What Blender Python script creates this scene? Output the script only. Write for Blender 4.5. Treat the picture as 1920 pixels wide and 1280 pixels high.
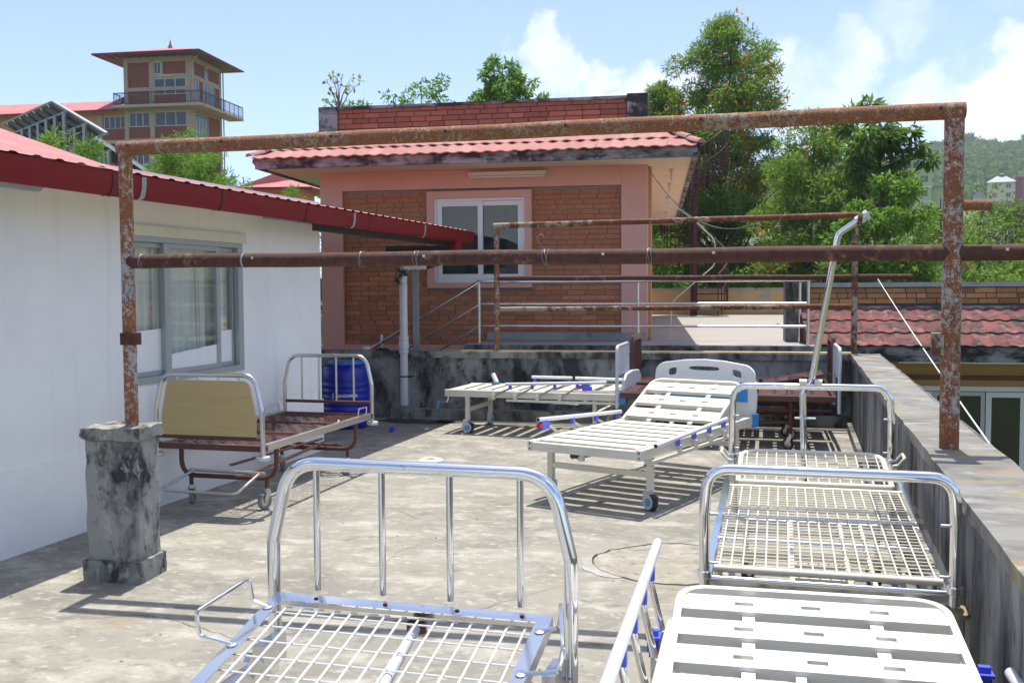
import bpy, math, random
import numpy as np
from mathutils import Vector, Matrix
rng = random.Random(7)
nrg = np.random.default_rng(11)
R = math.radians
for o in list(bpy.data.objects):
    bpy.data.objects.remove(o)
S = bpy.context.scene
COL = S.collection

# ------------------------------------------------------------------ camera
cam_d = bpy.data.cameras.new('camera')
cam_d.sensor_width = 36.0
cam_d.lens = 36.0 * 1890 / 1920
cam_d.clip_start = 0.05
cam_d.clip_end = 6000
cam = bpy.data.objects.new('camera', cam_d)
COL.objects.link(cam)
_yaw, _pitch, _roll = R(15.83), R(2.975), R(-0.3)
_f = Vector((-math.sin(_yaw) * math.cos(_pitch), math.cos(_yaw) * math.cos(_pitch), -math.sin(_pitch)))
_r = Vector((math.cos(_yaw), math.sin(_yaw), 0))
_u = _r.cross(_f)
_r2 = _r * math.cos(_roll) + _u * math.sin(_roll)
_u2 = _u * math.cos(_roll) - _r * math.sin(_roll)
cam.matrix_world = Matrix(((_r2.x, _u2.x, -_f.x, 0), (_r2.y, _u2.y, -_f.y, 0), (_r2.z, _u2.z, -_f.z, 1.7), (0, 0, 0, 1)))
S.camera = cam

# ------------------------------------------------------------------ world, sun, exposure
SUN_DIR = Vector((-0.02, 0.252, 1.0)).normalized()
W = bpy.data.worlds.new('World')
S.world = W
W.use_nodes = True
wn, wl = W.node_tree.nodes, W.node_tree.links
wn.clear()
def wnode(t, **k):
    n = wn.new(t)
    for a, b in k.items():
        setattr(n, a, b)
    return n
w_out = wnode('ShaderNodeOutputWorld')
w_bg = wnode('ShaderNodeBackground')
w_bg.inputs['Strength'].default_value = 0.131
sky = wnode('ShaderNodeTexSky')
sky.sky_type = 'NISHITA'
sky.sun_disc = False
sky.sun_elevation = math.asin(SUN_DIR.z)
sky.sun_rotation = math.atan2(SUN_DIR.x, SUN_DIR.y)
sky.air_density = 0.68
sky.dust_density = 3.0
sky.ozone_density = 1.0
sky.altitude = 1400
tc = wnode('ShaderNodeTexCoord')
def wmath(op, a, b=None):
    n = wnode('ShaderNodeMath', operation=op)
    for i, v in enumerate((a, b)):
        if v is None:
            continue
        if isinstance(v, (int, float)):
            n.inputs[i].default_value = v
        else:
            wl.new(v, n.inputs[i])
    return n.outputs[0]
def wmap(v, a, b, c=0.0, d=1.0):
    n = wnode('ShaderNodeMapRange', interpolation_type='SMOOTHSTEP')
    wl.new(v, n.inputs[0])
    for i, x in enumerate((a, b, c, d)):
        n.inputs[i + 1].default_value = x
    return n.outputs[0]
nz1 = wnode('ShaderNodeTexNoise')
nz1.inputs['Scale'].default_value = 9.0
nz1.inputs['Detail'].default_value = 9.0
nz1.inputs['Roughness'].default_value = 0.6
nz1.inputs['Distortion'].default_value = 0.25
wl.new(tc.outputs['Generated'], nz1.inputs['Vector'])
nz2 = wnode('ShaderNodeTexNoise')
nz2.inputs['Scale'].default_value = 2.3
nz2.inputs['Detail'].default_value = 3.0
mp2 = wnode('ShaderNodeMapping')
mp2.inputs['Location'].default_value = (2.1, 8.3, 5.5)
wl.new(tc.outputs['Generated'], mp2.inputs['Vector'])
wl.new(mp2.outputs['Vector'], nz2.inputs['Vector'])
# cumulus banks: (direction, angular radius in degrees, weight)
def dirv(px, py):
    v = _f + _r2 * ((px - 960) / 1890) + _u2 * ((640 - py) / 1890)
    return v.normalized()
nz3 = wnode('ShaderNodeTexNoise')
nz3.inputs['Scale'].default_value = 16.0
nz3.inputs['Detail'].default_value = 6.0
nz3.inputs['Roughness'].default_value = 0.62
wl.new(tc.outputs['Generated'], nz3.inputs['Vector'])
wa = wnode('ShaderNodeVectorMath', operation='SUBTRACT')
wl.new(nz3.outputs['Color'], wa.inputs[0])
wa.inputs[1].default_value = (.5, .5, .5)
wb = wnode('ShaderNodeVectorMath', operation='SCALE')
wl.new(wa.outputs[0], wb.inputs[0])
wb.inputs[3].default_value = 0.12
wc = wnode('ShaderNodeVectorMath', operation='ADD')
wl.new(tc.outputs['Generated'], wc.inputs[0])
wl.new(wb.outputs[0], wc.inputs[1])
wd = wnode('ShaderNodeVectorMath', operation='NORMALIZE')
wl.new(wc.outputs[0], wd.inputs[0])
bank = None
for (px, py, rad, wt) in (
        (1020, 90, 1.8, .95), (1070, 130, 2.2, 1.0), (1010, 160, 1.8, .9), (1120, 175, 1.8, .85), (1290, 180, 2.6, .75), (1440, 120, 2.4, .75), (1500, 200, 3.6, .7),
        (1230, 200, 2.4, .7), (1600, 110, 2.0, .7), (1560, 170, 2.6, .6), (1700, 30, 2.6, .62), (1850, 20, 3.4, .55), (1860, 190, 2.6, .95), (1920, 170, 3.2, 1.0), (1760, 250, 3.4, 0.6), (1900, 250, 3.0, .7)):
    d = dirv(px, py)
    vd = wnode('ShaderNodeVectorMath', operation='DOT_PRODUCT')
    wl.new(wd.outputs[0], vd.inputs[0])
    vd.inputs[1].default_value = d
    m = wmap(vd.outputs['Value'], math.cos(R(rad * 1.25)), math.cos(R(rad * 0.2)), 0.0, wt)
    bank = m if bank is None else wmath('MAXIMUM', bank, m)
far = wmap(nz2.outputs['Fac'], 0.46, 0.64, 0.0, 0.95)  # clouds over the rest of the sky, coverage raised to add fill light
bank = wmath('MAXIMUM', bank, far)
puff = wmath('ADD', wmath('MULTIPLY', bank, 0.60), wmath('MULTIPLY', nz1.outputs['Fac'], 0.95))
cmask = wmap(puff, 0.70, 1.06, 0.0, 1.0)
body = wmap(puff, 0.72, 1.15, 0.0, 1.0)
cloud_c = wnode('ShaderNodeMix', data_type='RGBA')
cloud_c.inputs[6].default_value = (3.5, 3.85, 4.3, 1)
cloud_c.inputs[7].default_value = (4.7, 4.75, 4.8, 1)
wl.new(body, cloud_c.inputs[0])
wmix = wnode('ShaderNodeMix', data_type='RGBA')
wl.new(wmath('MULTIPLY', cmask, 0.78), wmix.inputs[0])
wl.new(sky.outputs[0], wmix.inputs[6])
wl.new(cloud_c.outputs[2], wmix.inputs[7])
wl.new(wmix.outputs[2], w_bg.inputs['Color'])
wl.new(w_bg.outputs[0], w_out.inputs['Surface'])

sun_d = bpy.data.lights.new('sun', 'SUN')
sun_d.energy = 2.8
sun_d.angle = R(0.53)
sun_d.color = (1.0, 0.94, 0.84)
sun = bpy.data.objects.new('sun', sun_d)
COL.objects.link(sun)
sun.rotation_euler = SUN_DIR.to_track_quat('Z', 'Y').to_euler()

S.view_settings.view_transform = 'Standard'
S.view_settings.look = 'None'
S.view_settings.exposure = 1.12
S.view_settings.gamma = 1.0
S.render.engine = 'CYCLES'
try:
    S.cycles.max_bounces = 6
    S.cycles.transparent_max_bounces = 12
    S.cycles.volume_bounces = 0
    S.cycles.caustics_reflective = False
    S.cycles.caustics_refractive = False
    S.cycles.sample_clamp_indirect = 6.0
except Exception:
    pass

# ------------------------------------------------------------------ materials
class NT:
    def __init__(self, name):
        self.m = bpy.data.materials.new(name)
        self.m.use_nodes = True
        self.t = self.m.node_tree
        self.t.nodes.clear()
        self.out = self.n('ShaderNodeOutputMaterial')
        self._co = None
    def n(self, ty, **k):
        x = self.t.nodes.new(ty)
        for a, b in k.items():
            setattr(x, a, b)
        return x
    def link(self, a, b):
        self.t.links.new(a, b)
    def set(self, sock, v):
        if isinstance(v, bpy.types.NodeSocket):
            self.link(v, sock)
        elif isinstance(v, (tuple, list)) and len(v) == 3 and sock.type == 'RGBA':
            sock.default_value = (*v, 1)
        else:
            sock.default_value = v
    def math(self, op, a, b=0.0, clamp=False):
        x = self.n('ShaderNodeMath', operation=op, use_clamp=clamp)
        self.set(x.inputs[0], a)
        self.set(x.inputs[1], b)
        return x.outputs[0]
    def co(self):
        if self._co is None:
            t = self.n('ShaderNodeTexCoord')
            oi = self.n('ShaderNodeObjectInfo')
            sc = self.n('ShaderNodeVectorMath', operation='SCALE')
            sc.inputs[0].default_value = (37.0, 19.0, 53.0)
            self.link(oi.outputs['Random'], sc.inputs[3])
            ad = self.n('ShaderNodeVectorMath', operation='ADD')
            self.link(t.outputs['Object'], ad.inputs[0])
            self.link(sc.outputs[0], ad.inputs[1])
            self._co = ad.outputs[0]
            self.rand = oi.outputs['Random']
        return self._co
    def stretch(self, st):
        m = self.n('ShaderNodeMapping')
        m.inputs['Scale'].default_value = st
        self.link(self.co(), m.inputs['Vector'])
        return m.outputs[0]
    def noise(self, s, d=5.0, rough=0.6, st=None, dist=0.0):
        x = self.n('ShaderNodeTexNoise')
        x.inputs['Scale'].default_value = s
        x.inputs['Detail'].default_value = d
        x.inputs['Roughness'].default_value = rough
        x.inputs['Distortion'].default_value = dist
        self.link(self.stretch(st) if st else self.co(), x.inputs['Vector'])
        return x.outputs['Fac']
    def ramp(self, v, a, b, c=0.0, d=1.0):
        x = self.n('ShaderNodeMapRange')
        self.set(x.inputs[0], v)
        for i, y in enumerate((a, b, c, d)):
            x.inputs[i + 1].default_value = y
        return x.outputs[0]
    def mix(self, f, a, b, mode='MIX'):
        x = self.n('ShaderNodeMix', data_type='RGBA', blend_type=mode)
        self.set(x.inputs[0], f)
        self.set(x.inputs[6], a)
        self.set(x.inputs[7], b)
        return x.outputs[2]
    def pbr(self, col, rough=0.5, metal=0.0, bump=None, spec=None, **k):
        p = self.n('ShaderNodeBsdfPrincipled')
        self.set(p.inputs['Base Color'], col)
        self.set(p.inputs['Roughness'], rough)
        self.set(p.inputs['Metallic'], metal)
        if spec is not None:
            p.inputs['Specular IOR Level'].default_value = spec
        for a, b in k.items():
            self.set(p.inputs[a], b)
        if bump is not None:
            h, st, di = bump
            b = self.n('ShaderNodeBump')
            b.inputs['Strength'].default_value = st
            b.inputs['Distance'].default_value = di
            self.link(h, b.inputs['Height'])
            self.link(b.outputs[0], p.inputs['Normal'])
        self.link(p.outputs[0], self.out.inputs['Surface'])
        self.p = p
        return self.m

def M(name, col, rough=0.5, metal=0.0, layers=(), bump=None, rnd=0.0, spec=None):
    """layers: (colour, scale, lo, hi, stretch, detail)."""
    t = NT(name)
    c = col
    last = None
    t.co()
    for L in layers:
        c2, s, lo, hi = L[:4]
        st = L[4] if len(L) > 4 else None
        d = L[5] if len(L) > 5 else 6.0
        nz = t.noise(s, d, 0.65, st, 0.3)
        last = t.ramp(nz, lo, hi)
        c = t.mix(last, c, c2)
    if rnd:
        f = t.ramp(t.rand, 0, 1, 1 - rnd, 1 + rnd)
        cc = t.n('ShaderNodeCombineColor')
        for i in range(3):
            t.link(f, cc.inputs[i])
        c = t.mix(1.0, c, cc.outputs[0], 'MULTIPLY')
    b = None
    if bump:
        b = (t.noise(bump[0], 8.0, 0.65), bump[1], bump[2])
    return t.pbr(c, rough, metal, b, spec)

MAT = {}
MAT['floor'] = M('terrace_concrete', (.285, .272, .232), .9, 0, (
    ((.205, .197, .170), .9, .42, .62, (1, 1.3, 1), 9), ((.40, .387, .335), 2.6, .50, .66, (1, 1.5, 1), 10), ((.16, .155, .135), 5.5, .56, .72, (1, 1.4, 1), 9),
    ((.37, .29, .17), 1.3, .63, .78, (1, 1.3, 1), 7), ((.46, .449, .405), 11, .56, .70, (1, 1.5, 1), 9), ((.15, .145, .125), 26, .60, .74, (1, 1.3, 1), 8)), (34, .5, .012))
MAT['patch'] = M('patched_concrete', (.31, .29, .24), .95, 0, (((.42, .40, .35), 5, .48, .66, None, 9), ((.17, .15, .115), 9, .54, .70, None, 9), ((.10, .09, .07), 22, .60, .72, None, 8)), (30, .6, .02))
MAT['patch_white'] = M('white_cement_smear', (.44, .435, .41), .9, 0, (((.31, .30, .265), 5, .42, .62, None, 9),), (30, .3, .01))
MAT['crack'] = M('crack_dark', (.03, .028, .025), 1)  # near-black colour of the flat crack ribbons
MAT['algae_wall'] = M('algae_stained_concrete', (.34, .34, .32), .92, 0, (
    ((.055, .057, .055), 1.7, .42, .60, (1.4, 1.4, .6), 9), ((.36, .36, .34), 4, .60, .74, (1.8, 1.8, .45), 9), ((.012, .013, .012), 3, .52, .66, (1.2, 1.2, .9), 9)), (26, .4, .012))
MAT['parapet_side'] = M('streaked_concrete', (.27, .27, .265), .92, 0, (
    ((.06, .062, .062), 1.6, .42, .60, (1.0, 1.0, .5), 9), ((.03, .032, .033), 3.4, .50, .62, (1.0, 1.0, .22), 9), ((.42, .42, .41), 5.2, .54, .74, (1.0, 1.0, .18), 9), ((.018, .018, .018), 10, .62, .76, (1, 1, .35), 9)), (30, .35, .01))
MAT['parapet_top'] = M('lichen_concrete', (.235, .23, .21), .95, 0, (
    ((.13, .128, .12), 2.0, .40, .58, (.8, 1.6, 1), 10), ((.34, .335, .31), 4, .50, .66, (.8, 1.6, 1), 10), ((.30, .225, .07), 2.6, .54, .66, (1, 1.6, 1), 9), ((.07, .07, .065), 7, .60, .74, (1, 1.5, 1), 9)), (34, .4, .012))
MAT['pillar'] = M('weathered_pillar_concrete', (.36, .365, .34), .95, 0, (
    ((.05, .052, .05), 4.6, .45, .60, (1, 1, .6), 11), ((.47, .47, .44), 12, .55, .66, (1, 1, .7), 10), ((.13, .10, .07), 7, .60, .72, None, 10), ((.018, .018, .018), 8, .54, .64, (1, 1, .8), 11)), (24, .8, .03))
MAT['white_wall'] = M('white_painted_panel', (.93, .925, .92), .55, 0, (((.83, .825, .825), .8, .45, .75), ((.62, .60, .57), 6, .68, .84, (1, .4, 3), 7), ((.80, .78, .75), 3.0, .56, .80, (1, 2.5, .16), 8), ((.50, .48, .45), 9, .69, .76, (1, 1.2, 2.2), 9), ((.58, .55, .50), 2.0, .66, .78, (1, .6, 2.5), 9)), (60, .05, .004))
MAT['cream_trim'] = M('cream_metal_trim', (.74, .71, .58), .5, 0, (((.62, .58, .46), 3, .5, .8),))
MAT['roof_red'] = M('red_sheet_roof', (.42, .13, .125), .6, 0, (((.50, .22, .205), 1.3, .45, .75, (1, .3, 1)), ((.30, .08, .075), 5, .6, .85)))
MAT['gutter'] = M('maroon_gutter', (.21, .012, .016), .5, 0, (((.24, .026, .028), 2, .5, .8, (1, .3, 1)), ((.13, .009, .012), 6, .62, .8, (1, .4, 1))), spec=.22)
MAT['strap'] = M('dark_strap', (.085, .02, .02), .6)
MAT['grey_steel'] = M('grey_steel', (.33, .36, .38), .5, .2, (((.22, .22, .22), 5, .55, .8),))
MAT['dark_steel'] = M('dark_steel', (.05, .05, .052), .55)
MAT['alu'] = M('aluminium_frame', (.42, .45, .46), .42, .35)
MAT['upvc'] = M('white_upvc', (.80, .80, .82), .35)
MAT['curtain'] = M('striped_curtain', (.78, .77, .72), .95, 0, (((.52, .47, .41), 16, .52, .60, (1, 1, .02), 2), ((.84, .83, .79), 9, .5, .7, (1, 1, .03), 2)))
MAT['frost'] = M('white_film', (.88, .88, .88), .45, 0, (((.80, .82, .82), 6, .5, .8, (1, 1, .3)),))
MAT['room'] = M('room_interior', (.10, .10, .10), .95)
MAT['netting'] = M('window_netting', (.36, .38, .39), .8, 0, (((.28, .30, .31), 40, .5, .6),))
MAT['pink'] = M('pink_paint', (.70, .385, .32), .8, 0, (((.74, .43, .365), 1.6, .45, .75), ((.52, .25, .20), 5, .66, .85, (1, 1, .4))), (40, .08, .005))
MAT['cream_soffit'] = M('cream_soffit', (.74, .66, .54), .85, 0, (((.60, .48, .34), 2.6, .55, .8), ((.30, .25, .2), 6, .72, .85)))
MAT['brick'] = M('brick', (.50, .19, .09), .85, 0, (((.55, .24, .115), 7, .45, .7), ((.38, .12, .055), 16, .58, .8)), (50, .3, .004), rnd=.2)
MAT['brick_old'] = M('weathered_brick', (.36, .115, .075), .9, 0, (((.44, .17, .11), 7, .45, .7), ((.07, .04, .035), 9, .60, .76)), (50, .35, .005), rnd=.28)
MAT['brick_tan'] = M('tan_brick', (.42, .22, .085), .9, 0, (((.36, .15, .06), 4, .5, .7), ((.06, .045, .035), 7, .56, .72)), (50, .35, .005), rnd=.4)
MAT['mortar'] = M('mortar', (.30, .285, .27), .95, 0, (((.20, .19, .18), 6, .5, .75),))
MAT['mortar_dark'] = M('dark_mortar', (.10, .095, .09), .95, 0, (((.05, .05, .048), 6, .5, .7),))
MAT['fascia'] = M('mouldy_fascia', (.30, .305, .33), .9, 0, (
    ((.035, .036, .036), 2.2, .42, .56, (1, 1, 2.2), 9), ((.50, .50, .53), 6, .60, .74, None, 8), ((.02, .02, .02), 8, .58, .72, None, 9)), (30, .3, .01))
MAT['tile'] = M('red_roof_tile', (.40, .165, .150), .85, 0, (((.46, .25, .23), 5, .45, .7), ((.27, .20, .14), 5, .52, .70, None, 9), ((.10, .08, .065), 9, .62, .78, None, 9)), (40, .3, .006), rnd=.12)
MAT['tile_old'] = M('mossy_roof_tile', (.19, .055, .05), .9, 0, (((.125, .05, .046), 4, .45, .7), ((.24, .215, .195), 7, .55, .70, None, 9), ((.035, .032, .03), 4.5, .47, .61, (1, 1, 1), 9)), (40, .35, .008), rnd=.2)
MAT['conc_grey'] = M('grey_concrete', (.36, .37, .37), .9, 0, (((.20, .205, .20), 2.5, .5, .75), ((.06, .06, .06), 5, .62, .78)), (30, .3, .01))
MAT['landing'] = M('landing_concrete', (.33, .308, .28), .85, 0, (((.28, .26, .235), 2.0, .45, .7, (.25, 2.2, 1)), ((.44, .425, .40), 5, .52, .75, (.2, 2.5, 1))), (30, .15, .006))
MAT['yellow_edge'] = M('ochre_edge', (.56, .40, .16), .9, 0, (((.30, .24, .14), 6, .55, .75),))
MAT['yellow_wall'] = M('yellow_wall', (.56, .41, .20), .9, 0, (((.44, .33, .18), 2, .5, .8), ((.10, .09, .07), 5, .66, .8)))
MAT['ochre'] = M('ochre_wall', (.58, .34, .16), .85, 0, (((.50, .28, .13), 2, .5, .8),))
MAT['brownwood'] = M('brown_lintel', (.17, .085, .05), .8)
MAT['cream_wall'] = M('cream_tower_wall', (.45, .37, .27), .9, 0, (((.33, .27, .20), 1.2, .45, .75), ((.2, .16, .12), 3, .6, .8)))
MAT['drum'] = M('blue_plastic', (.012, .022, .36), .32, 0, (((.02, .035, .44), 3, .5, .8),))
MAT['drum_lid'] = M('light_blue_plastic', (.03, .20, .62), .35)
MAT['white_print'] = M('white_print', (.8, .8, .8), .5)
MAT['pvc'] = M('pvc_pipe', (.66, .66, .68), .4, 0, (((.48, .47, .44), 4, .56, .8), ((.2, .2, .19), 9, .68, .8)))
MAT['black'] = M('black_plastic', (.02, .02, .02), .45)
MAT['tyre_grey'] = M('grey_rubber', (.22, .24, .24), .7, 0, (((.32, .33, .32), 14, .5, .75),))
MAT['tyre_dark'] = M('dark_rubber', (.035, .036, .038), .6)
MAT['hood'] = M('light_grey_plastic', (.60, .62, .66), .35)
MAT['blue_plastic'] = M('bright_blue_plastic', (.10, .14, .80), .4)
MAT['sky_blue'] = M('sky_blue_plastic', (.03, .28, .72), .35)
MAT['red_plastic'] = M('red_plastic', (.55, .02, .02), .4)
MAT['white_plastic'] = M('white_plastic', (.74, .755, .77), .38)
MAT['cream_paint'] = M('cream_enamel', (.72, .70, .60), .42, 0, (((.62, .60, .50), 4, .5, .75, None, 8), ((.50, .42, .28), 8, .66, .80, None, 9), ((.30, .13, .045), 12, .70, .77, None, 9)))
MAT['white_paint'] = M('white_enamel', (.70, .69, .63), .45, 0, (((.60, .59, .53), 4, .48, .75, None, 8), ((.50, .44, .33), 8, .66, .82, None, 9), ((.36, .17, .06), 11, .71, .78, None, 9)))
MAT['rail_white'] = M('white_rail_tube', (.76, .77, .80), .32, .25)
MAT['brown_paint'] = M('brown_enamel', (.105, .036, .026), .42, 0, (((.16, .06, .04), 6, .5, .75), ((.30, .11, .05), 18, .66, .8)))
MAT['brown_plain'] = M('dark_brown_enamel', (.085, .028, .022), .35, 0, (((.12, .05, .04), 5, .5, .8),))
MAT['grey_rail'] = M('pale_grey_enamel', (.56, .59, .62), .35, .1)
MAT['disc'] = M('yellowed_rubber_foot', (.30, .25, .14), .6, 0, (((.50, .40, .20), 6, .5, .7), ((.12, .1, .07), 8, .6, .8)))
MAT['stone_ring'] = M('cast_ring', (.58, .55, .48), .85, 0, (((.4, .37, .31), 9, .5, .75),))
MAT['oldwire'] = M('wire', (.28, .28, .28), .5, .5)
MAT['rope'] = M('white_cord', (.75, .75, .74), .7)
MAT['bark'] = M('bark', (.075, .058, .042), .95, 0, (((.12, .10, .08), 8, .5, .75, (1, 1, .3)),), (20, .6, .03))
MAT['bark_pale'] = M('pale_bark', (.22, .19, .15), .95, 0, (((.12, .10, .08), 8, .5, .75, (1, 1, .3)),))
MAT['solar_back'] = M('panel_underside', (.19, .165, .155), .7, 0, (((.14, .125, .12), 3, .5, .7),))
MAT['spiral'] = M('red_oxide_paint', (.075, .022, .02), .6)
MAT['mint'] = M('green_painted_render', (.42, .52, .26), .9)
MAT['pale_yellow'] = M('pale_yellow_render', (.62, .60, .36), .9)
MAT['far_brick'] = M('far_brick', (.25, .075, .045), .9, 0, (((.17, .055, .035), 3, .4, .7), ((.30, .11, .065), 9, .5, .7)))
MAT['far_white'] = M('far_white_frame', (.7, .7, .7), .7)
MAT['slate'] = M('grey_roof_sheet', (.34, .36, .40), .7)
MAT['green_tank'] = M('green_tank', (.02, .16, .08), .5)
MAT['glass_far'] = M('far_window_glass', (.05, .07, .075), .08, 0)
MAT['lamp_tube'] = M('lamp_tube', (.72, .68, .58), .5)
MAT['wire_cream'] = M('cream_coated_wire', (.74, .70, .57), .42, 0, (((.36, .15, .05), 5, .70, .80, None, 6), ((.78, .75, .63), 5, .5, .7)))
MAT['wire_white'] = M('white_coated_wire', (.80, .80, .79), .35, .1)
MAT['cyan'] = M('blue_bracket', (.02, .33, .66), .4)

def chrome(name, base, rough, dull):
    t = NT(name)
    a = t.noise(7, 6, .6)
    r = t.ramp(a, .3, .75, rough, dull)
    c = t.mix(t.ramp(t.noise(24, 5, .6), .66, .8), base, (.30, .22, .15))
    return t.pbr(c, r, 0.95)
MAT['chrome'] = chrome('chrome', (.80, .81, .83), .07, .16)
MAT['steel'] = chrome('stainless_steel', (.66, .66, .66), .16, .30)
MAT['steel_dull'] = chrome('dull_steel', (.58, .57, .55), .28, .45)

def rust(name, paint, paint2, lo, hi, dark=(.065, .022, .014), scale=9, bump=.7, orange=(.30, .105, .035)):
    t = NT(name)
    n1 = t.noise(scale, 9, .68, (1, 1, .8), .4)
    n2 = t.noise(scale * 3.2, 8, .7)
    n3 = t.noise(scale * .12, 5, .6)
    base = t.mix(t.ramp(n2, .35, .68), dark, orange)
    base = t.mix(t.ramp(n3, .5, .72), base, dark)
    pc = t.mix(t.ramp(n3, .42, .58), paint, paint2)
    comb = t.math('ADD', t.math('ADD', t.math('MULTIPLY', n1, .62), t.math('MULTIPLY', n2, .38)), t.math('MULTIPLY', t.math('SUBTRACT', n3, .5), .45))
    c = t.mix(t.ramp(comb, lo, hi), base, pc)
    return t.pbr(c, .85, 0.0, (n2, bump, .006))
MAT['rust_post'] = rust('flaking_rusty_paint', (.56, .48, .38), (.40, .42, .44), .485, .56, dark=(.15, .05, .025), scale=42, orange=(.42, .165, .06))
MAT['rust_post2'] = rust('rusty_paint', (.54, .46, .37), (.42, .40, .38), .50, .575, dark=(.13, .042, .022), orange=(.38, .14, .05), scale=44)
MAT['rust_beam'] = rust('rusty_beam', (.40, .29, .17), (.32, .27, .19), .50, .60, dark=(.12, .042, .024), orange=(.38, .165, .07), scale=36)
MAT['rust_rail'] = rust('brown_rust', (.20, .10, .065), (.22, .13, .09), .56, .64, dark=(.060, .024, .018), orange=(.115, .045, .03), bump=.25)
MAT['rust_far'] = rust('old_rust', (.32, .20, .12), (.36, .30, .24), .52, .58, dark=(.09, .034, .022), orange=(.26, .095, .04), scale=6)

def wood():
    t = NT('woodgrain_laminate')
    w = t.noise(3.0, 7, .62, (.55, 1, 7), 1.2)
    c = t.mix(t.ramp(w, .40, .62), (.52, .40, .185), (.485, .36, .16))
    c = t.mix(t.ramp(t.noise(60, 3, .5, (.05, 1, 1)), .4, .7), c, (.54, .41, .19))
    return t.pbr(c, .4)
MAT['wood'] = wood()

def glass(name, tint, refl=1.0):
    t = NT(name)
    tr = t.n('ShaderNodeBsdfTransparent')
    tr.inputs[0].default_value = (*tint, 1)
    gl = t.n('ShaderNodeBsdfGlossy')
    gl.inputs['Roughness'].default_value = .02
    fr = t.n('ShaderNodeLayerWeight')
    fr.inputs[0].default_value = .5
    mx = t.n('ShaderNodeMixShader')
    t.link(t.math('ADD', t.math('MULTIPLY', t.math('POWER', fr.outputs['Facing'], 4.0), .9), .05 * refl, True), mx.inputs[0])
    t.link(tr.outputs[0], mx.inputs[1])
    t.link(gl.outputs[0], mx.inputs[2])
    t.link(mx.outputs[0], t.out.inputs['Surface'])
    return t.m
MAT['glass'] = glass('window_glass', (.96, .985, .975), 1.0)
MAT['glass_dark'] = glass('tinted_glass', (.55, .60, .60), 1.3)

def leafmat(name, a, b, c, trans=.4):
    t = NT(name)
    g = t.n('ShaderNodeNewGeometry')
    cr = t.n('ShaderNodeValToRGB')
    e = cr.color_ramp.elements
    e[0].color = (*a, 1); e[1].color = (*c, 1)
    x = e.new(.55); x.color = (*b, 1)
    t.link(g.outputs['Random Per Island'], cr.inputs[0])
    d = t.n('ShaderNodeBsdfPrincipled')
    d.inputs['Roughness'].default_value = .6
    d.inputs['Specular IOR Level'].default_value = .22
    t.link(cr.outputs[0], d.inputs['Base Color'])
    tl = t.n('ShaderNodeBsdfTranslucent')
    br = t.mix(.65, cr.outputs[0], (.30, .50, .06))
    t.link(br, tl.inputs[0])
    mx = t.n('ShaderNodeMixShader')
    mx.inputs[0].default_value = trans
    t.link(d.outputs[0], mx.inputs[1])
    t.link(tl.outputs[0], mx.inputs[2])
    t.link(mx.outputs[0], t.out.inputs['Surface'])
    return t.m
MAT['leaf_oak'] = leafmat('silver_oak_leaf', (.055, .12, .026), (.10, .19, .045), (.165, .265, .07), .55)
MAT['leaf_light'] = leafmat('light_green_leaf', (.065, .13, .024), (.115, .195, .042), (.18, .26, .065), .5)
MAT['leaf_dark'] = leafmat('dark_green_leaf', (.025, .07, .016), (.045, .105, .022), (.07, .15, .035), .4)
MAT['leaf_bright'] = leafmat('bright_green_leaf', (.045, .13, .018), (.08, .19, .03), (.13, .26, .048), .5)
MAT['leaf_bamboo'] = leafmat('fresh_bamboo_leaf', (.085, .17, .025), (.13, .25, .04), (.20, .33, .07))
MAT['leaf_olive'] = leafmat('olive_leaf', (.06, .085, .03), (.10, .125, .05), (.15, .17, .075))
MAT['leaf_far'] = leafmat('far_forest_leaf', (.05, .10, .03), (.075, .135, .042), (.10, .165, .055), .25)
MAT['leaf_young'] = leafmat('young_yellow_leaf', (.17, .21, .03), (.26, .29, .05), (.30, .25, .06))
MAT['flower'] = leafmat('orange_blossom', (.60, .17, .006), (.72, .25, .01), (.78, .34, .02), .2)
MAT['grass'] = M('grass_ground', (.085, .115, .04), .95, 0, (((.17, .14, .075), .05, .45, .65), ((.06, .09, .03), .4, .5, .7), ((.22, .17, .10), .016, .58, .66)))

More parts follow.
